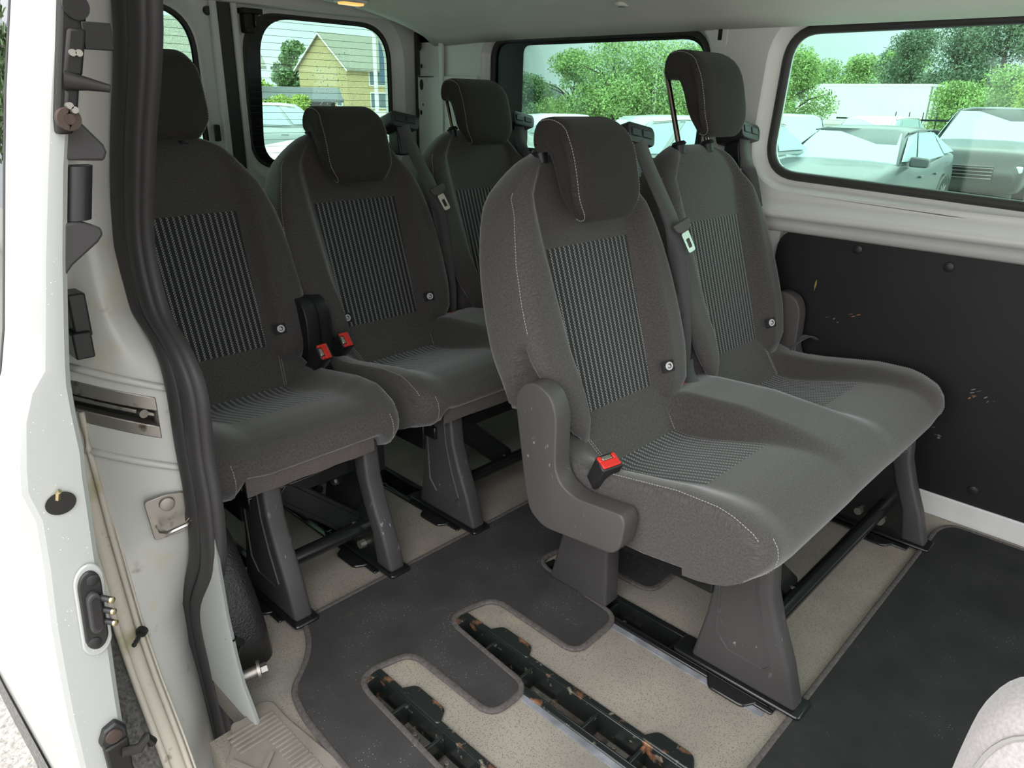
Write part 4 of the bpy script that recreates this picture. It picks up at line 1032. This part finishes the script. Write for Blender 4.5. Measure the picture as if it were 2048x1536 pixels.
def dx_at(z, T): 
    for (a, u), (b, v) in zip(list(zip(DZ, T)), list(zip(DZ, T))[1:]):
        if b <= z <= a: return lerp(v, u, (z-b)/(a-b))
# pressed field around contact plate
def face_xy(z, t): return Vector((lerp(dx_at(z, XI), dx_at(z, XC), t), .898, z))
def on_face(poly, y0_, y1_, nm, mt, par, **k):
    """poly of (t,z) where t runs 0 at the inner edge to 1 at the outer edge of the door's leading face"""
    m = MB(); n = len(poly)
    P = [face_xy(z, t) for t, z in poly]
    m.add([p+Vector((0, y0_, 0)) for p in P]+[p+Vector((0, y1_, 0)) for p in P], [list(range(n)), list(range(n, 2*n))]+[[i, (i+1) % n, (i+1) % n+n, i+n] for i in range(n)])
    return m.obj(nm, mt, par, **k)
def stad(t0, t1, z0, z1, r, slant=0.):
    return [(a+slant*(b-z0), b) for a, b in [(lerp(t0, t1, (p[0]-0)/1.), lerp(z0, z1, p[1])) for p in [((.5+.5*cos(q)), (.5+.5*sin(q)*1) if False else (1-.19+.19*sin(q) if sin(q) >= 0 else .19+.19*sin(q))) for q in [2*pi*k/28 for k in range(28)]]]]
o = on_face(stad(.0-.02, .56, .348, .482, .02), -.004, .0, 'contact_field', 'white_paint', door, bevel=.002)
pl = on_face(stad(.06, .50, .360, .474, .02), -.008, .0, 'contact_plate', 'black_plastic', door, bevel=.002, label='black contact plate with three metal pins')
on_face(stad(.14, .40, .388, .446, .02), -.016, -.005, 'pin_socket', 'rubber', pl, bevel=.002)
on_face(stad(.18, .33, .394, .440, .02), -.0175, -.010, 'pin_recess', 'gloss_black', pl)
for z in (.435, .418, .401):
    p = face_xy(z, .20)+Vector((.004, -.012, 0)); m = MB(); m.cyl(p, p+Vector((.008, -.012, -.001)), .0040, 10); m.obj('contact_pin', 'black_plastic', pl)
    m = MB(); m.tube([p+Vector((.008, -.012, -.001)), p+Vector((.0095, -.0145, -.001)), p+Vector((.0105, -.016, -.001))], [.0044, .0040, .001], 10); m.obj('pin_tip', 'brass', pl)
for z, t in ((.461, .22), (.372, .34)):
    p = face_xy(z, t); m = MB(); m.tube([p+Vector((0, -.006, 0)), p+Vector((0, -.0095, 0)), p+Vector((0, -.0105, 0))], [.0085, .0075, .0055], 16); q = m.obj('plate_screw', 'black_plastic', pl)
# round hole
p = face_xy(.573, .52); m = MB(); m.add([p+Vector((.0165*cos(2*pi*k/24), -.0015, .0145*sin(2*pi*k/24))) for k in range(24)], [list(range(24))]); m.obj('round_hole', 'gloss_black', door, smooth=False, label='round dark hole in the door edge')
m = MB(); m.tube([p+Vector((-.002, -.001, .006)), p+Vector((-.001, -.004, .016)), p+Vector((.001, -.006, .018))], .003, 6); m.obj('hole_tab', 'brass', door)
# upper lock
lk = on_face([(-.12, 1.20), (-.12, 1.075), (-.05, 1.06), (-.02, .99), (.1, .984), (.62, .984), (.70, 1.0), (.75, 1.05), (.80, 1.20)], -.012, .004, 'door_lock', 'latch_metal', door, bevel=.003, label='grimy black door lock mechanism')
for args in (((-.05, .60, 1.04, 1.085), -.018), ((.0, .5, 1.00, 1.03), -.016)):
    (a, b, c, d), y = args; on_face([(a, c), (b, c), (b, d), (a, d)], y, -.010, 'lock_block', 'latch_metal', lk, bevel=.003)
p = face_xy(1.088, -.1); m = MB(); m.box(p.x-.006, .882, 1.066, p.x+.022, .889, 1.092); m.obj('lock_tab', 'latch_metal', lk, bevel=.001)
p = face_xy(1.034, .05); m = MB(); m.tube([p+Vector((-.012, -.014, .002)), p+Vector((.006, -.022, -.001)), p+Vector((.020, -.028, -.004)), p+Vector((.024, -.03, -.005))], [.010, .0065, .0045, .0040], 12); m.obj('lock_pin', 'latch_metal', lk)
for z, t in ((1.062, .40), (1.062, .18), (1.012, .36), (1.008, .18)):
    p = face_xy(z, t)+Vector((0, -.012, 0)); m = MB(); m.cyl(p, p+Vector((0, -.009, 0)), .0035, 10); m.obj('lock_rivet', 'dull_metal', lk)
p = face_xy(.999, .30)+Vector((0, -.010, 0)); m = MB(); m.tube([p, p+Vector((0, -.006, 0)), p+Vector((0, -.007, 0)), p+Vector((0, -.004, 0))], [.0125, .0115, .0055, .004], 18); m.obj('lock_bolt', 'rust_bolt', lk)
p = face_xy(1.105, .35)+Vector((0, -.010, 0)); m = MB(); m.cyl(p, p+Vector((0, -.006, 0)), .0125, 16); m.obj('lock_bolt', 'latch_metal', lk)
# rubber wedges and black roller cover on the inner edge
def wedge(zs, nm='rubber_wedge'):
    m = MB(); xs = [dx_at(z, XI)+.001 for _, z in zs]
    poly = [(dx_at(z, XI)+d, z) for d, z in zs]; m.prism(poly, 1, .903, .932); return m.obj(nm, 'rubber', door, bevel=.003, seg=3, label='black triangular rubber buffer')
wedge([(-.004, 1.012), (.003, 1.006), (.010, .995), (.034, .972), (.038, .964), (.036, .955), (-.004, .957)])
wedge([(-.004, .892), (.012, .893), (.034, .884), (.037, .876), (.032, .868), (.006, .846), (-.004, .832)])
m = MB(); R = []
for z in (.950, .948, .90, .893): R.append([(dx_at(z, XI)-.003, .918, z)]+[(dx_at(z, XI)+.013+.016*cos(q), .922-.020*sin(q), z) for q in [radians(180-15*k) for k in range(13)]]+[(dx_at(z, XI)+.029, .935, z), (dx_at(z, XI)-.003, .935, z)])
m.rings(R); m.obj('roller_cover', 'black_plastic', door, smooth=50, label='glossy black half round cover')
# inner jamb clip, and lower guide bracket
br = on_face([(-.02, .206), (.50, .200), (.58, .214), (.46, .232), (.18, .238), (.0, .224)], -.010, .002, 'guide_bracket', 'black_plastic', door, bevel=.003, label='black lower guide bracket with rusty bolt')
on_face([(.0, .10), (.46, .10), (.52, .205), (.0, .208)], -.014, .002, 'bracket_arm', 'latch_metal', br, bevel=.003)
p = face_xy(.219, .28)+Vector((0, -.009, 0)); m = MB(); m.tube([p, p+Vector((0, -.004, 0)), p+Vector((0, -.005, 0))], [.011, .010, .006], 16); m.obj('bracket_bolt', 'rust_bolt', br)
p = face_xy(.19, .02); m = MB(); m.tube([p+Vector((-.01, -.014, 0)), p+Vector((.010, -.020, -.004)), p+Vector((.022, -.018, .006)), p+Vector((.028, -.016, -.010))], .007, 8); m.obj('bracket_lever', 'latch_metal', br)
# clip between door and jamb
root = empty('cable_guide', (.305, 1.17, .72), label='black plastic guide block in the shadow between door and pillar', cat='cable guide')
m = MB(); m.box(-.012, -.02, -.03, .012, .02, .035); m.box(-.018, -.028, -.06, .008, .01, -.02); m.obj('guide_block', 'black_plastic', root, bevel=.003)
# shoulder of a front row seat, close to the lens
root = empty('front_seat', (.95, -.33, 0), label='pale grey rounded seat corner with a light seam at the bottom right edge', cat='seat')
m = MB(); R = []
def fs(x, y, z): return (x-.95, y+.33, z)
prof = [(-.60, .10), (-.60, .40), (-.55, .53), (-.40, .585), (-.20, .597), (-.06, .594), (.005, .578), (.034, .545), (.044, .48), (.046, .35), (.042, .10)]
prof = [(p.x, p.y) for p in spline([(a, b, 0) for a, b in prof], 4)]
st = [(.60+.05*(1-cos(radians(a))), .05*(1-sin(radians(a)))) for a in (0, 15, 30, 45, 60, 75, 90)]
st += [(.72-.05*(1-cos(radians(a))), .05*(1-sin(radians(a)))) for a in (90, 75, 60, 45, 30, 15, 0)]
cy, cz = -.28, .34; R = []
for x, e in st: R.append([fs(x, cy+(y-cy)*(1-e/.33), cz+(z-cz)*(1-e/.26)) for y, z in prof])
m = MB(); m.rings(R); m.obj('side_bolster', 'front_seat_cloth', root, smooth='all')
m = MB(); P = [Vector(q) for q in R[3][int(len(prof)*.1):-4]]; m.tube([p+Vector((-.001, 0, .0015)) for p in P], .0022, 6); m.obj('seam', 'thread', root, label='light seam around the bolster')
m = MB(); m.box(-.34, -.27, .0, -.24, .35, .12); m.obj('seat_base', 'black_plastic', root, bevel=.01)
# ------------------------------------------------------------------ outside
GZ = -.75
def at(az, d, z=GZ): return Vector((d*cos(radians(az)), d*sin(radians(az)), z))
m = MB(); m.box(-60, -60, GZ-.2, 140, 140, GZ); m.obj('ground', 'gravel', smooth=False, kind='structure')
def leaf_cloud(blobs, n, size, mt, name='foliage', parent=None, flat=.8):
    m = MB(); tot = sum(b[3]**2 for b in blobs)
    for (cx, cy, cz, r) in blobs:
        for k in range(int(n*r*r/tot)):
            v = Vector((random.gauss(0, 1), random.gauss(0, 1), random.gauss(0, 1))).normalized()*r*(random.uniform(.25, 1.25)**.6)
            c = Vector((cx+v.x, cy+v.y, cz+v.z*flat)); s_ = size*random.uniform(.6, 1.3)
            a = Vector((random.gauss(0, 1), random.gauss(0, 1), random.gauss(0, 1))).normalized(); b = a.orthogonal().normalized()
            t = random.random()*6.28; b2 = (b*cos(t)+a.cross(b)*sin(t)).normalized(); w_ = a.cross(b2)*.5
            m.add([c-b2*s_, c+w_*s_, c+b2*s_, c-w_*s_], [(0, 1, 2, 3)])
    return m.obj(name, mt, parent, smooth=False)
def tree(loc, h, crown, n, size, mt, label, group=None, cat='tree', name='tree', trunk=.3, seed=0, low=.25, rx=1.):
    random.seed(seed); root = empty(name, loc, label=label, cat=cat, group=group)
    if trunk:
        m = MB(); m.tube([(0, 0, 0), (.05, 0, h*.3), (-.05, .1, h*.6), (0, 0, h*.9)], [trunk*.5, trunk*.4, trunk*.25, trunk*.08], 8)
        for k in range(7):
            a = random.random()*6.28; z = h*random.uniform(.3, .7); L = crown*random.uniform(.5, .9)
            m.tube([(0, 0, z), (cos(a)*L*.5, sin(a)*L*.5, z+L*.35), (cos(a)*L, sin(a)*L, z+L*.5)], [trunk*.2, trunk*.12, trunk*.04], 6)
        m.obj('trunk', 'bark', root)
    bl = []
    for k in range(24):
        a = random.random()*6.28; z = h*random.uniform(low, .99)**.8; q = 1-abs((z/h-.50)/.58)**2.2
        r = crown*random.uniform(.16, .42); d = crown*.62*max(.05, q)*random.random()**.5
        bl.append((cos(a)*d*rx, sin(a)*d, min(z, h-r*.5), r))
    leaf_cloud(bl, n, size, mt, parent=root); return root
GT = 'trees and bushes beyond the parked cars'
T_S = [(42.8, 34, 2.6, 1.6, 'leaf_mid', 'small loose tree at the left edge of the far rear side window'),
       (39.3, 25, 3.05, 1.55, 'leaf_light', 'light green bush with upright twigs, left of the raised headrest'),
       (36.6, 24, 3.55, 1.9, 'leaf_light', 'tallest bright green bush in the middle of the rear side window'),
       (33.6, 24, 3.35, 1.8, 'leaf_light', 'bright green bush just left of the raised headrest'),
       (30.6, 25, 3.2, 1.8, 'leaf_mid', 'green bush behind the raised headrest'),
       (27.0, 27, 3.2, 1.9, 'leaf_light', 'green bush behind the window pillar'),
       (24.3, 30, 3.5, 1.6, 'leaf_light', 'bright bush at the left edge of the large window'),
       (22.6, 78, 5.4, 3.4, 'leaf_light', 'light green bush above the cab of the white box truck'),
       (20.4, 80, 5.8, 3.2, 'leaf_light', 'light green rounded bush above the box of the white truck'),
       (17.6, 92, 7.0, 3.4, 'leaf_light', 'light green tree rising behind the rear end of the box truck'),
       (18.8, 100, 7.4, 3.0, 'leaf_dark', 'dark slim tree left of the tall dark trees'),
       (14.2, 34, 2.5, 1.5, 'leaf_light', 'green bush directly right of the truck box'),
       (11.2, 30, 2.9, 1.9, 'leaf_light', 'light green bush above the black off-roader'),
       (9.2, 28, 3.1, 1.6, 'leaf_yellow', 'yellow green bush at the right edge of the large window')]
for i, (az, d, h, cr, mt, lb) in enumerate(T_S):
    tree(at(az, d), h, cr, 15000 if d < 40 else 9000, .042*(d/26)**.85, mt, lb, GT, seed=10+i, trunk=.16, name='bush' if 'bush' in lb else 'tree', cat='bush' if 'bush' in lb else 'tree')
for i, (az, d, h, cr, lb) in enumerate(((17.2, 62, 6.6, 2.9, 'tall dark grey green tree, leftmost of the tall trees'), (14.8, 58, 7.4, 3.2, 'tall dark tree in the middle of the tall trees'),
                                    (12.3, 56, 7.6, 3.3, 'tall dark tree above the black off-roader'), (9.8, 56, 7.4, 3.2, 'tall dark tree at the right frame edge'))):
    tree(at(az, d), h, cr, 16000, .085, 'leaf_dark', lb, 'tall trees on the right', seed=40+i, trunk=.4, low=.2)
tree(at(59.4, 105), 7.4, 3.0, 6000, .22, 'leaf_mid', 'green tree standing left of the tan brick house', seed=60, low=.1)
tree(at(62.5, 75), 2.6, 3.2, 4000, .2, 'leaf_yellow', 'low yellow green bush left of the brick house', seed=61, name='bush', cat='bush', trunk=0)
for i, (az, d, h, cr, lb) in enumerate(((60.6, 30, 1.55, 1.1, 'clipped yellow green hedge bush left of the shed end'), (59.0, 30, 1.62, .8, 'rounded yellow green hedge bush in front of the shed'), (62.3, 30, 1.5, 1.1, 'yellow green hedge bush at the left edge of the rear window'))):
    tree(at(az, d), h, cr, 4000, .05, 'leaf_yellow', lb, 'hedge in front of the shed', seed=70+i, name='hedge', cat='hedge', trunk=0, low=.3)
tree(at(42.3, 40), 1.45, 1.3, 4000, .07, 'leaf_yellow', 'low bright hedge below the distant gables', seed=80, name='hedge', cat='hedge', trunk=0, low=.3); tree(at(40.3, 38), 1.5, 1.3, 4000, .07, 'leaf_yellow', 'low bright hedge under the light green bush', seed=81, name='hedge', cat='hedge', trunk=0, low=.3)
# trees on the door side, mirrored in the glass of the sliding door
for i, (x, y, h) in enumerate(((-4.5, 21, 6.5), (-9, 27, 7), (-3.2, 31, 7.5), (-14, 8, 6))):
    tree((x, y, GZ), h, 3.2, 3000, .2, 'leaf_mid', 'tree on the door side, only mirrored in the sliding door glass', 'trees mirrored in the door glass', seed=90+i)
# houses
def house(p, rot, wid, ln, eave, ridge, label, wall='brick_tan', roof='roof_tile', wins=()):
    root = empty('house', p, rot, label=label, cat='house')
    m = MB(); m.prism([(-wid/2, 0), (wid/2, 0), (wid/2, eave), (0, ridge), (-wid/2, eave)], 0, 0, ln); m.obj('walls', wall, root, smooth=False)
    m = MB(); o = .45; sl = (ridge-eave)/(wid/2); 
    for sg in (-1, 1):
        m.prism([(0, ridge+.02), (sg*(wid/2+o), eave-o*sl+.02), (sg*(wid/2+o), eave-o*sl+.22), (0, ridge+.24)], 0, -.35, ln+.35)
    m.obj('roof', roof, root, smooth=False)
    m = MB()
    for sg in (-1, 1): m.prism([(0, ridge-.02), (sg*(wid/2+o), eave-o*sl-.06), (sg*(wid/2+o), eave-o*sl+.10), (0, ridge+.16)], 0, -.42, -.34)
    m.obj('bargeboard', 'white_trim', root, smooth=False)
    for (fc, a, z0, w_, h_, panes) in wins:   # on the long side at -y, or the gable at x=0
        if fc == 'side':
            fr = MB().box(a, -wid/2-.06, z0, a+w_, -wid/2+.02, z0+h_).obj('window', 'white_trim', root, smooth=False)
            for k in range(panes):
                pw = (w_-.12*(panes+1))/panes; MB().box(a+.12+k*(pw+.12), -wid/2-.08, z0+.12, a+.12+k*(pw+.12)+pw, -wid/2-.05, z0+h_-.12).obj('pane', 'pane_dark', fr, smooth=False)
        else:
            fr = MB().box(-.06, a, z0, .02, a+w_, z0+h_).obj('window', 'white_trim', root, smooth=False)
            MB().box(-.08, a+.1, z0+.1, -.05, a+w_-.1, z0+h_-.15).obj('pane', 'pane_dark', fr, smooth=False)
    return root
HD = 88
A = at(59.0, 94); B = at(55.75, 88); u = (B-A); wid = u.length; mid = (A+B)/2; ang = math.atan2(u.y, u.x)
house(mid, ang+radians(90), wid, 9.5, 4.4, 7.75, 'tan brick house with tiled roof seen through the right rear door window',
      wins=(('side', 3.2, 2.6, 2.6, 1.9, 2), ('side', 3.3, .2, 2.5, 1.75, 2), ('gable', -wid/2+.9, .4, .9, 1.2, 1)))
root = empty('bay_cladding', (0, 0, 0), label='white clad bay strip between the windows of the brick house', cat='house cladding')
bpy.data.objects.remove(root)
h2 = house(at(70.5, 62), radians(-12), 7, 9, 3.6, 6.4, 'tiled roof of another house seen through the left rear door window', wall='brick_tan')
for az, d, lb in ((42.6, 70, 'distant gable house with grey roof at the far left of the side window'), (41.0, 74, 'distant brown gable house beside the green bush')):
    house(at(az, d), radians(az+120), 4.2, 6, 1.0, 2.75, lb, roof='roof_dark')
# shed
root = empty('shed', at(60.2, 60), radians(-30), label='long dark roofed shed with a pale skylight beside the brick house', cat='shed')
m = MB(); m.box(-4, -1.5, 0, 3.6, 2.5, 1.25); m.obj('shed_walls', 'wood_dark', root, smooth=False)
m = MB(); m.prism([(-2.2, 1.15), (2.6, 2.05), (2.6, 2.15), (-2.2, 1.27)], 0, -4.6, 4.2); m.obj('shed_roof', 'roof_dark', root, smooth=False)
T = Matrix.Rotation(math.atan2(.9, 4.8), 4, 'X'); m = MB(); m.box(-3.0, -1.2, 1.40, -1.2, 1.0, 1.46, T=None); 
m = MB(); m.prism([(-1.0, 1.50), (1.2, 1.912), (1.2, 1.94), (-1.0, 1.53)], 0, -3.0, -1.6); m.obj('skylight', 'skylight', root, smooth=False)
# flag pole and banner with vertical lettering
fp = at(53.75, 24)
root = empty('flag_pole', fp, label='white flag pole in front of the brick house', cat='flag pole')
m = MB(); m.cyl((0, 0, 0), (0, 0, 6), .055, 12); m.obj('pole', 'white_trim', root)
ba = empty('banner', fp+Vector((.10, -.075, 0)), radians(53.75-90), label='grey blue banner with white and red letters hanging on the flag pole', cat='banner')
m = MB(); m.box(0, -.01, 2.10, 1.0, .01, 4.9); m.obj('banner_cloth', 'flag_blue', ba, smooth=False)
def text_part(txt, size, loc, rot, mt, parent, name='lettering', ext=.004):
    cu = bpy.data.curves.new('t', 'FONT'); cu.body = txt; cu.size = size; cu.extrude = ext; cu.align_x = 'LEFT'
    o = bpy.data.objects.new('t', cu); C.objects.link(o); dg = bpy.context.evaluated_depsgraph_get(); me = bpy.data.meshes.new_from_object(o.evaluated_get(dg)); bpy.data.objects.remove(o)
    me.materials.clear(); me.materials.append(MAT[mt]); q = bpy.data.objects.new(name, me); C.objects.link(q); q.parent = parent; q.location = loc; q.rotation_euler = rot; return q
text_part('rea', .62, (.42, -.02, 3.05), (pi/2, -pi/2, 0), 'flag_white', ba)
text_part('m', .62, (.42, -.02, 2.42), (pi/2, -pi/2, 0), 'flag_red', ba)
# cars -------------------------------------------------------------
def spline4(pts, n):
    out = []
    for i in range(len(pts)-1):
        p0, p1, p2, p3 = pts[max(i-1, 0)], pts[i], pts[i+1], pts[min(i+2, len(pts)-1)]
        for k in range(n):
            t = k/n; out.append([max(min(b, c), min(max(b, c), .5*(2*b+(c-a)*t+(2*a-5*b+4*c-d)*t*t+(3*b-a-3*c+d)*t**3))) for a, b, c, d in zip(p0, p1, p2, p3)])
    out.append(pts[-1]); return out
def car(name, loc, rot, label, paint, L=4.9, Wd=1.86, H=1.47, hood=1.0, belt=.95, rear='sedan', wheel_r=.34, ws=(.28, .43), roofend=.78, deck=1.05, group=None, grille='bars', mirrors=True, scale=1.):
    """nose at +x; x measured from the nose backwards as a share of the length"""
    root = empty(name, loc, rot, label=label, cat='car', group=group); root.scale = (scale,)*3
    hw = Wd/2; X = lambda t: L/2-t*L
    st = [(0, .34, .60, .78), (.012, .22, .70, .88), (.05, .18, hood*.82, .95), (.12, .17, hood*.90, .985), (.22, .17, hood*.97, 1), (ws[0], .17, hood, 1), (.45, .17, belt, 1.0), (.6, .17, belt+.01, 1),
          (roofend, .17, deck if rear == 'sedan' else belt+.04, .995), (.90, .19, deck, .97), (.965, .22, deck*.97, .92), (.99, .30, deck*.80, .87), (1, .40, .62, .82)]
    R = []
    st = [tuple(v) for v in spline4(st, 4)]
    for t, zb, zt, wf in st:
        w_ = hw*wf; zs = lerp(zb, zt, .72)
        half = [(w_*.80, zb), (w_*.94, zb+.05), (w_*.985, zb+.16), (w_, lerp(zb, zt, .45)), (w_*.992, lerp(zb, zt, .62)), (w_*.975, zs), (w_*.95, zt-.05), (w_*.90, zt-.015), (w_*.78, zt), (w_*.4, zt+.018)]
        R.append([(X(t), y, z) for y, z in half]+[(X(t), -y, z) for y, z in half[::-1]])
    m = MB(); m.rings(R); m.obj('body', paint, root, smooth=50)
    b0, b1 = ws; r1 = roofend if rear == 'sedan' else .93
    def gh(t, z, y): return Vector((X(t), y, z))
    bw, rw = hw*.93, hw*.70; zt = H; rr = ws[1]
    e = .90 if rear == 'sedan' else .975
    base = [(b0, hood), (.45, belt), (roofend, belt+.05), (e, deck)]
    rf = [(rr, zt-.03), (rr+.10, zt), (r1-.08, zt-.005), (r1-(.12 if rear == 'sedan' else .03), zt-.05)]
    R = []
    for (tb, zb), (tr, zr) in zip(base, rf):
        R.append([gh(tb, zb-.05, bw), gh(tr, zr-.05, rw+.03), gh(tr, zr, rw*.8), gh(tr, zr+.012, 0), gh(tr, zr, -rw*.8), gh(tr, zr-.05, -rw-.03), gh(tb, zb-.05, -bw)])
    for q in (0, 3): R[q][3] = (Vector(R[q][2])+Vector(R[q][4]))/2
    m = MB(); m.rings(R); m.obj('roof', paint, root, smooth='all', bevel=.05, seg=3)
    def quad(a, b, c, d, off, ins, nm='side_window', mt='car_glass'):
        P = [Vector(v) for v in (a, b, c, d)]; c0 = sum(P, Vector())/4; n = (P[1]-P[0]).cross(P[2]-P[0]).normalized()
        if n.dot(c0-Vector((0, 0, .9))) < 0: n = -n
        Q = []
        for p in P: v = c0-p; Q.append(p+v.normalized()*min(ins, v.length*.5)+n*off)
        m = MB(); m.add(Q+[q+n*.012 for q in Q], [(0, 1, 2, 3), (4, 5, 6, 7), (0, 1, 5, 4), (1, 2, 6, 5), (2, 3, 7, 6), (3, 0, 4, 7)])
        return m.obj(nm, mt, root, smooth=False)
    f0, f1 = R[0], R[1]
    quad(R[0][0], R[0][1], R[0][5], R[0][6], .012, .07, 'windscreen'); quad(R[3][0], R[3][1], R[3][5], R[3][6], .012, .09, 'rear_window')
    for sg in (0, 1):
        lo = [r[0 if sg == 0 else 6] for r in R]; hi = [r[1 if sg == 0 else 5] for r in R]
        for k in range(3):
            a, b = Vector(lo[k])+Vector((0, 0, .06)), Vector(lo[k+1])+Vector((0, 0, .06))
            quad(a, b, hi[k+1], hi[k], .004, .05)
        s_ = 1 if sg == 0 else -1
        for xx in (.175, .80):
            cx = X(xx); m = MB()
            m.rings([[(cx+r_*cos(2*pi*q/28), s_*yy, wheel_r+r_*sin(2*pi*q/28)) for q in range(28)] for yy, r_ in ((hw-.22, wheel_r), (hw-.03, wheel_r), (hw+.002, wheel_r*.93), (hw+.004, wheel_r*.70))])
            w_ = m.obj('wheel', 'tyre_rubber', root, smooth=50)
            m = MB(); m.cyl((cx, s_*(hw-.01), wheel_r), (cx, s_*(hw+.008), wheel_r), wheel_r*.18, 14)
            for q in range(10):
                a = 2*pi*q/10; T = Matrix.Translation((cx, s_*(hw+.001), wheel_r)) @ Matrix.Rotation(a, 4, 'Y'); m.box(-.018, -.008, .03, .018, .008, wheel_r*.68, T=T)
            m.obj('rim', 'rim', w_, smooth=False)
            m = MB(); m.rings([[(cx+r_*cos(2*pi*q/28), s_*(hw+.010), wheel_r+r_*sin(2*pi*q/28)) for q in range(29)] for r_ in (wheel_r*1.06, wheel_r*1.16)], closed=False, cap=False); m.obj('wheel_arch', 'gloss_black', root)
        if mirrors:
            T = Matrix.Translation((X(b0+.09), s_*(hw+.08), belt+.06)); m = MB(); m.prism(roundpoly([(-.13, -.07), (.13, -.07), (.13, .06), (-.13, .08)], .04, 3), 0, -.07, .07, T=T)
            m.obj('wing_mirror', paint, root, bevel=.02)
        m = MB(); m.tube([Vector(hi[k])+Vector((0, s_*.012, .01)) for k in range(4)], .014, 6); m.obj('roof_rail', 'chrome' if rear != 'sedan' else paint, root)
        for xx in (.50, .68):
            m = MB(); m.box(X(xx)-.09, s_*(hw*.985)-.012, belt-.20, X(xx)+.09, s_*(hw*.985)+.022, belt-.17); m.obj('door_handle', paint, root, bevel=.005)
        m = MB(); T = Matrix.Translation((X(.035), s_*hw*.70, .66)) @ Matrix.Rotation(-s_*radians(24), 4, 'Z'); m.box(-.05, -.22, -.06, .06, .20, .075, T=T); m.obj('headlight', 'car_light', root, bevel=.03)
        m = MB(); m.box(X(.992), s_*hw*.60-.20, .66, X(.975), s_*hw*.60+.22, .80); m.obj('tail_light', 'tail_red', root, bevel=.02)
    m = MB(); m.box(X(0)-.02, -hw*.42, .46, X(0)+.035, hw*.42, .72); g_ = m.obj('grille', 'gloss_black', root, bevel=.02)
    for k in range(4):
        m = MB(); m.box(X(0)+.03, -hw*.41, .47+.065*k, X(0)+.05, hw*.41, .487+.065*k); m.obj('grille_bar', 'chrome', g_, smooth=False)
    return root
car('car', at(18.6, 13.6)+Vector((0, .15, 0)), radians(182), 'dark graphite saloon car with pale windscreen in the large window', 'car_graphite')
car('car', at(12.0, 20.2), radians(186), 'black off-roader with chrome grille bars at the right frame edge', 'car_black', L=4.95, Wd=2.0, H=1.80, hood=1.14, belt=1.18, rear='suv', wheel_r=.40, deck=1.22, roofend=.86)
car('car', at(24.3, 18.0), radians(205), 'small silver car half hidden at the left edge of the large window', 'car_silver', L=4.2, Wd=1.75, H=1.56, hood=1.0, belt=1.0, rear='hatch', deck=1.05, roofend=.84)
car('car', at(18.9, 24.0), radians(180), 'pale car roof showing between the saloon and the box truck', 'car_white', L=4.4, Wd=1.78, H=1.50, rear='hatch', deck=1.0, roofend=.84)
car('car', at(33.5, 12.6), radians(148), 'silver estate car with roof rails behind the middle row headrests', 'car_silver', L=4.8, Wd=1.85, H=1.56, belt=.98, rear='hatch', deck=1.08, roofend=.86)
car('car', at(41.4, 19.0), radians(160), 'pale car low at the left end of the rear side window', 'car_white', L=4.5, Wd=1.8, H=1.42, rear='sedan')
car('car', at(52.3, 11.8), radians(146), 'white car whose bonnet fills the bottom of the right rear door window', 'car_white', L=4.7, Wd=1.85, H=1.46, hood=1.16, belt=1.12, rear='sedan')
car('car', at(60.2, 21.5), radians(-32), 'silver car roof behind the white bonnet, under the shed', 'car_silver', L=4.3, Wd=1.8, H=1.50, rear='hatch', deck=1.0, roofend=.84)
# box truck
tp = at(19.4, 54)
root = empty('box_truck', tp, radians(82), label='white box truck parked among the bushes', cat='truck')
m = MB(); m.box(-4.0, -1.2, .85, 4.0, 1.2, 2.95); bx_ = m.obj('cargo_box', 'truck_box', root, bevel=.03)
m = MB(); m.box(-4.05, -1.22, 2.86, 4.05, 1.22, 3.0); m.obj('roof_edge', 'white_trim', bx_, bevel=.02)
for y in (-1.0, -.35, .35, 1.0): MB().box(-4.06, y-.03, .95, -4.0, y+.03, 2.85).obj('door_bar', 'dull_metal', bx_, smooth=False)
m = MB(); m.prism([(4.1, .5), (6.2, .5), (6.2, 1.1), (5.8, 1.3), (5.2, 1.9), (4.1, 2.0)], 1, -1.0, 1.0); cb = m.obj('cab', 'white_trim', root, bevel=.08)
m = MB(); m.prism([(4.0, 1.95), (5.3, 1.95), (4.9, 2.4), (4.0, 2.85)], 1, -1.0, 1.0); m.obj('roof_fairing', 'car_silver', cb, bevel=.1)
for sg in (-1, 1): MB().prism([(4.5, 1.25), (5.5, 1.25), (5.15, 1.8), (4.5, 1.85)], 1, sg*1.0-.01, sg*1.01+.01).obj('cab_window', 'pane_dark', cb, smooth=False)
for x in (-2.6, 4.9):
    for sg in (-1, 1): MB().cyl((x, sg*.85, .42), (x, sg*1.05, .42), .42, 20).obj('wheel', 'tyre_rubber', root)
# low fence with posts behind the saloon
root = empty('fence', at(17.5, 30), radians(107), label='thin dark railing with short posts in front of the truck', cat='fence')
m = MB(); m.box(-2.2, -.03, 1.32, 2.0, .03, 1.38); m.obj('rail', 'gloss_black', root, smooth=False)
for k in range(6): MB().box(-2.0+.42*k, -.02, 0, -1.97+.42*k, .02, 1.6).obj('post', 'gloss_black', root, smooth=False)
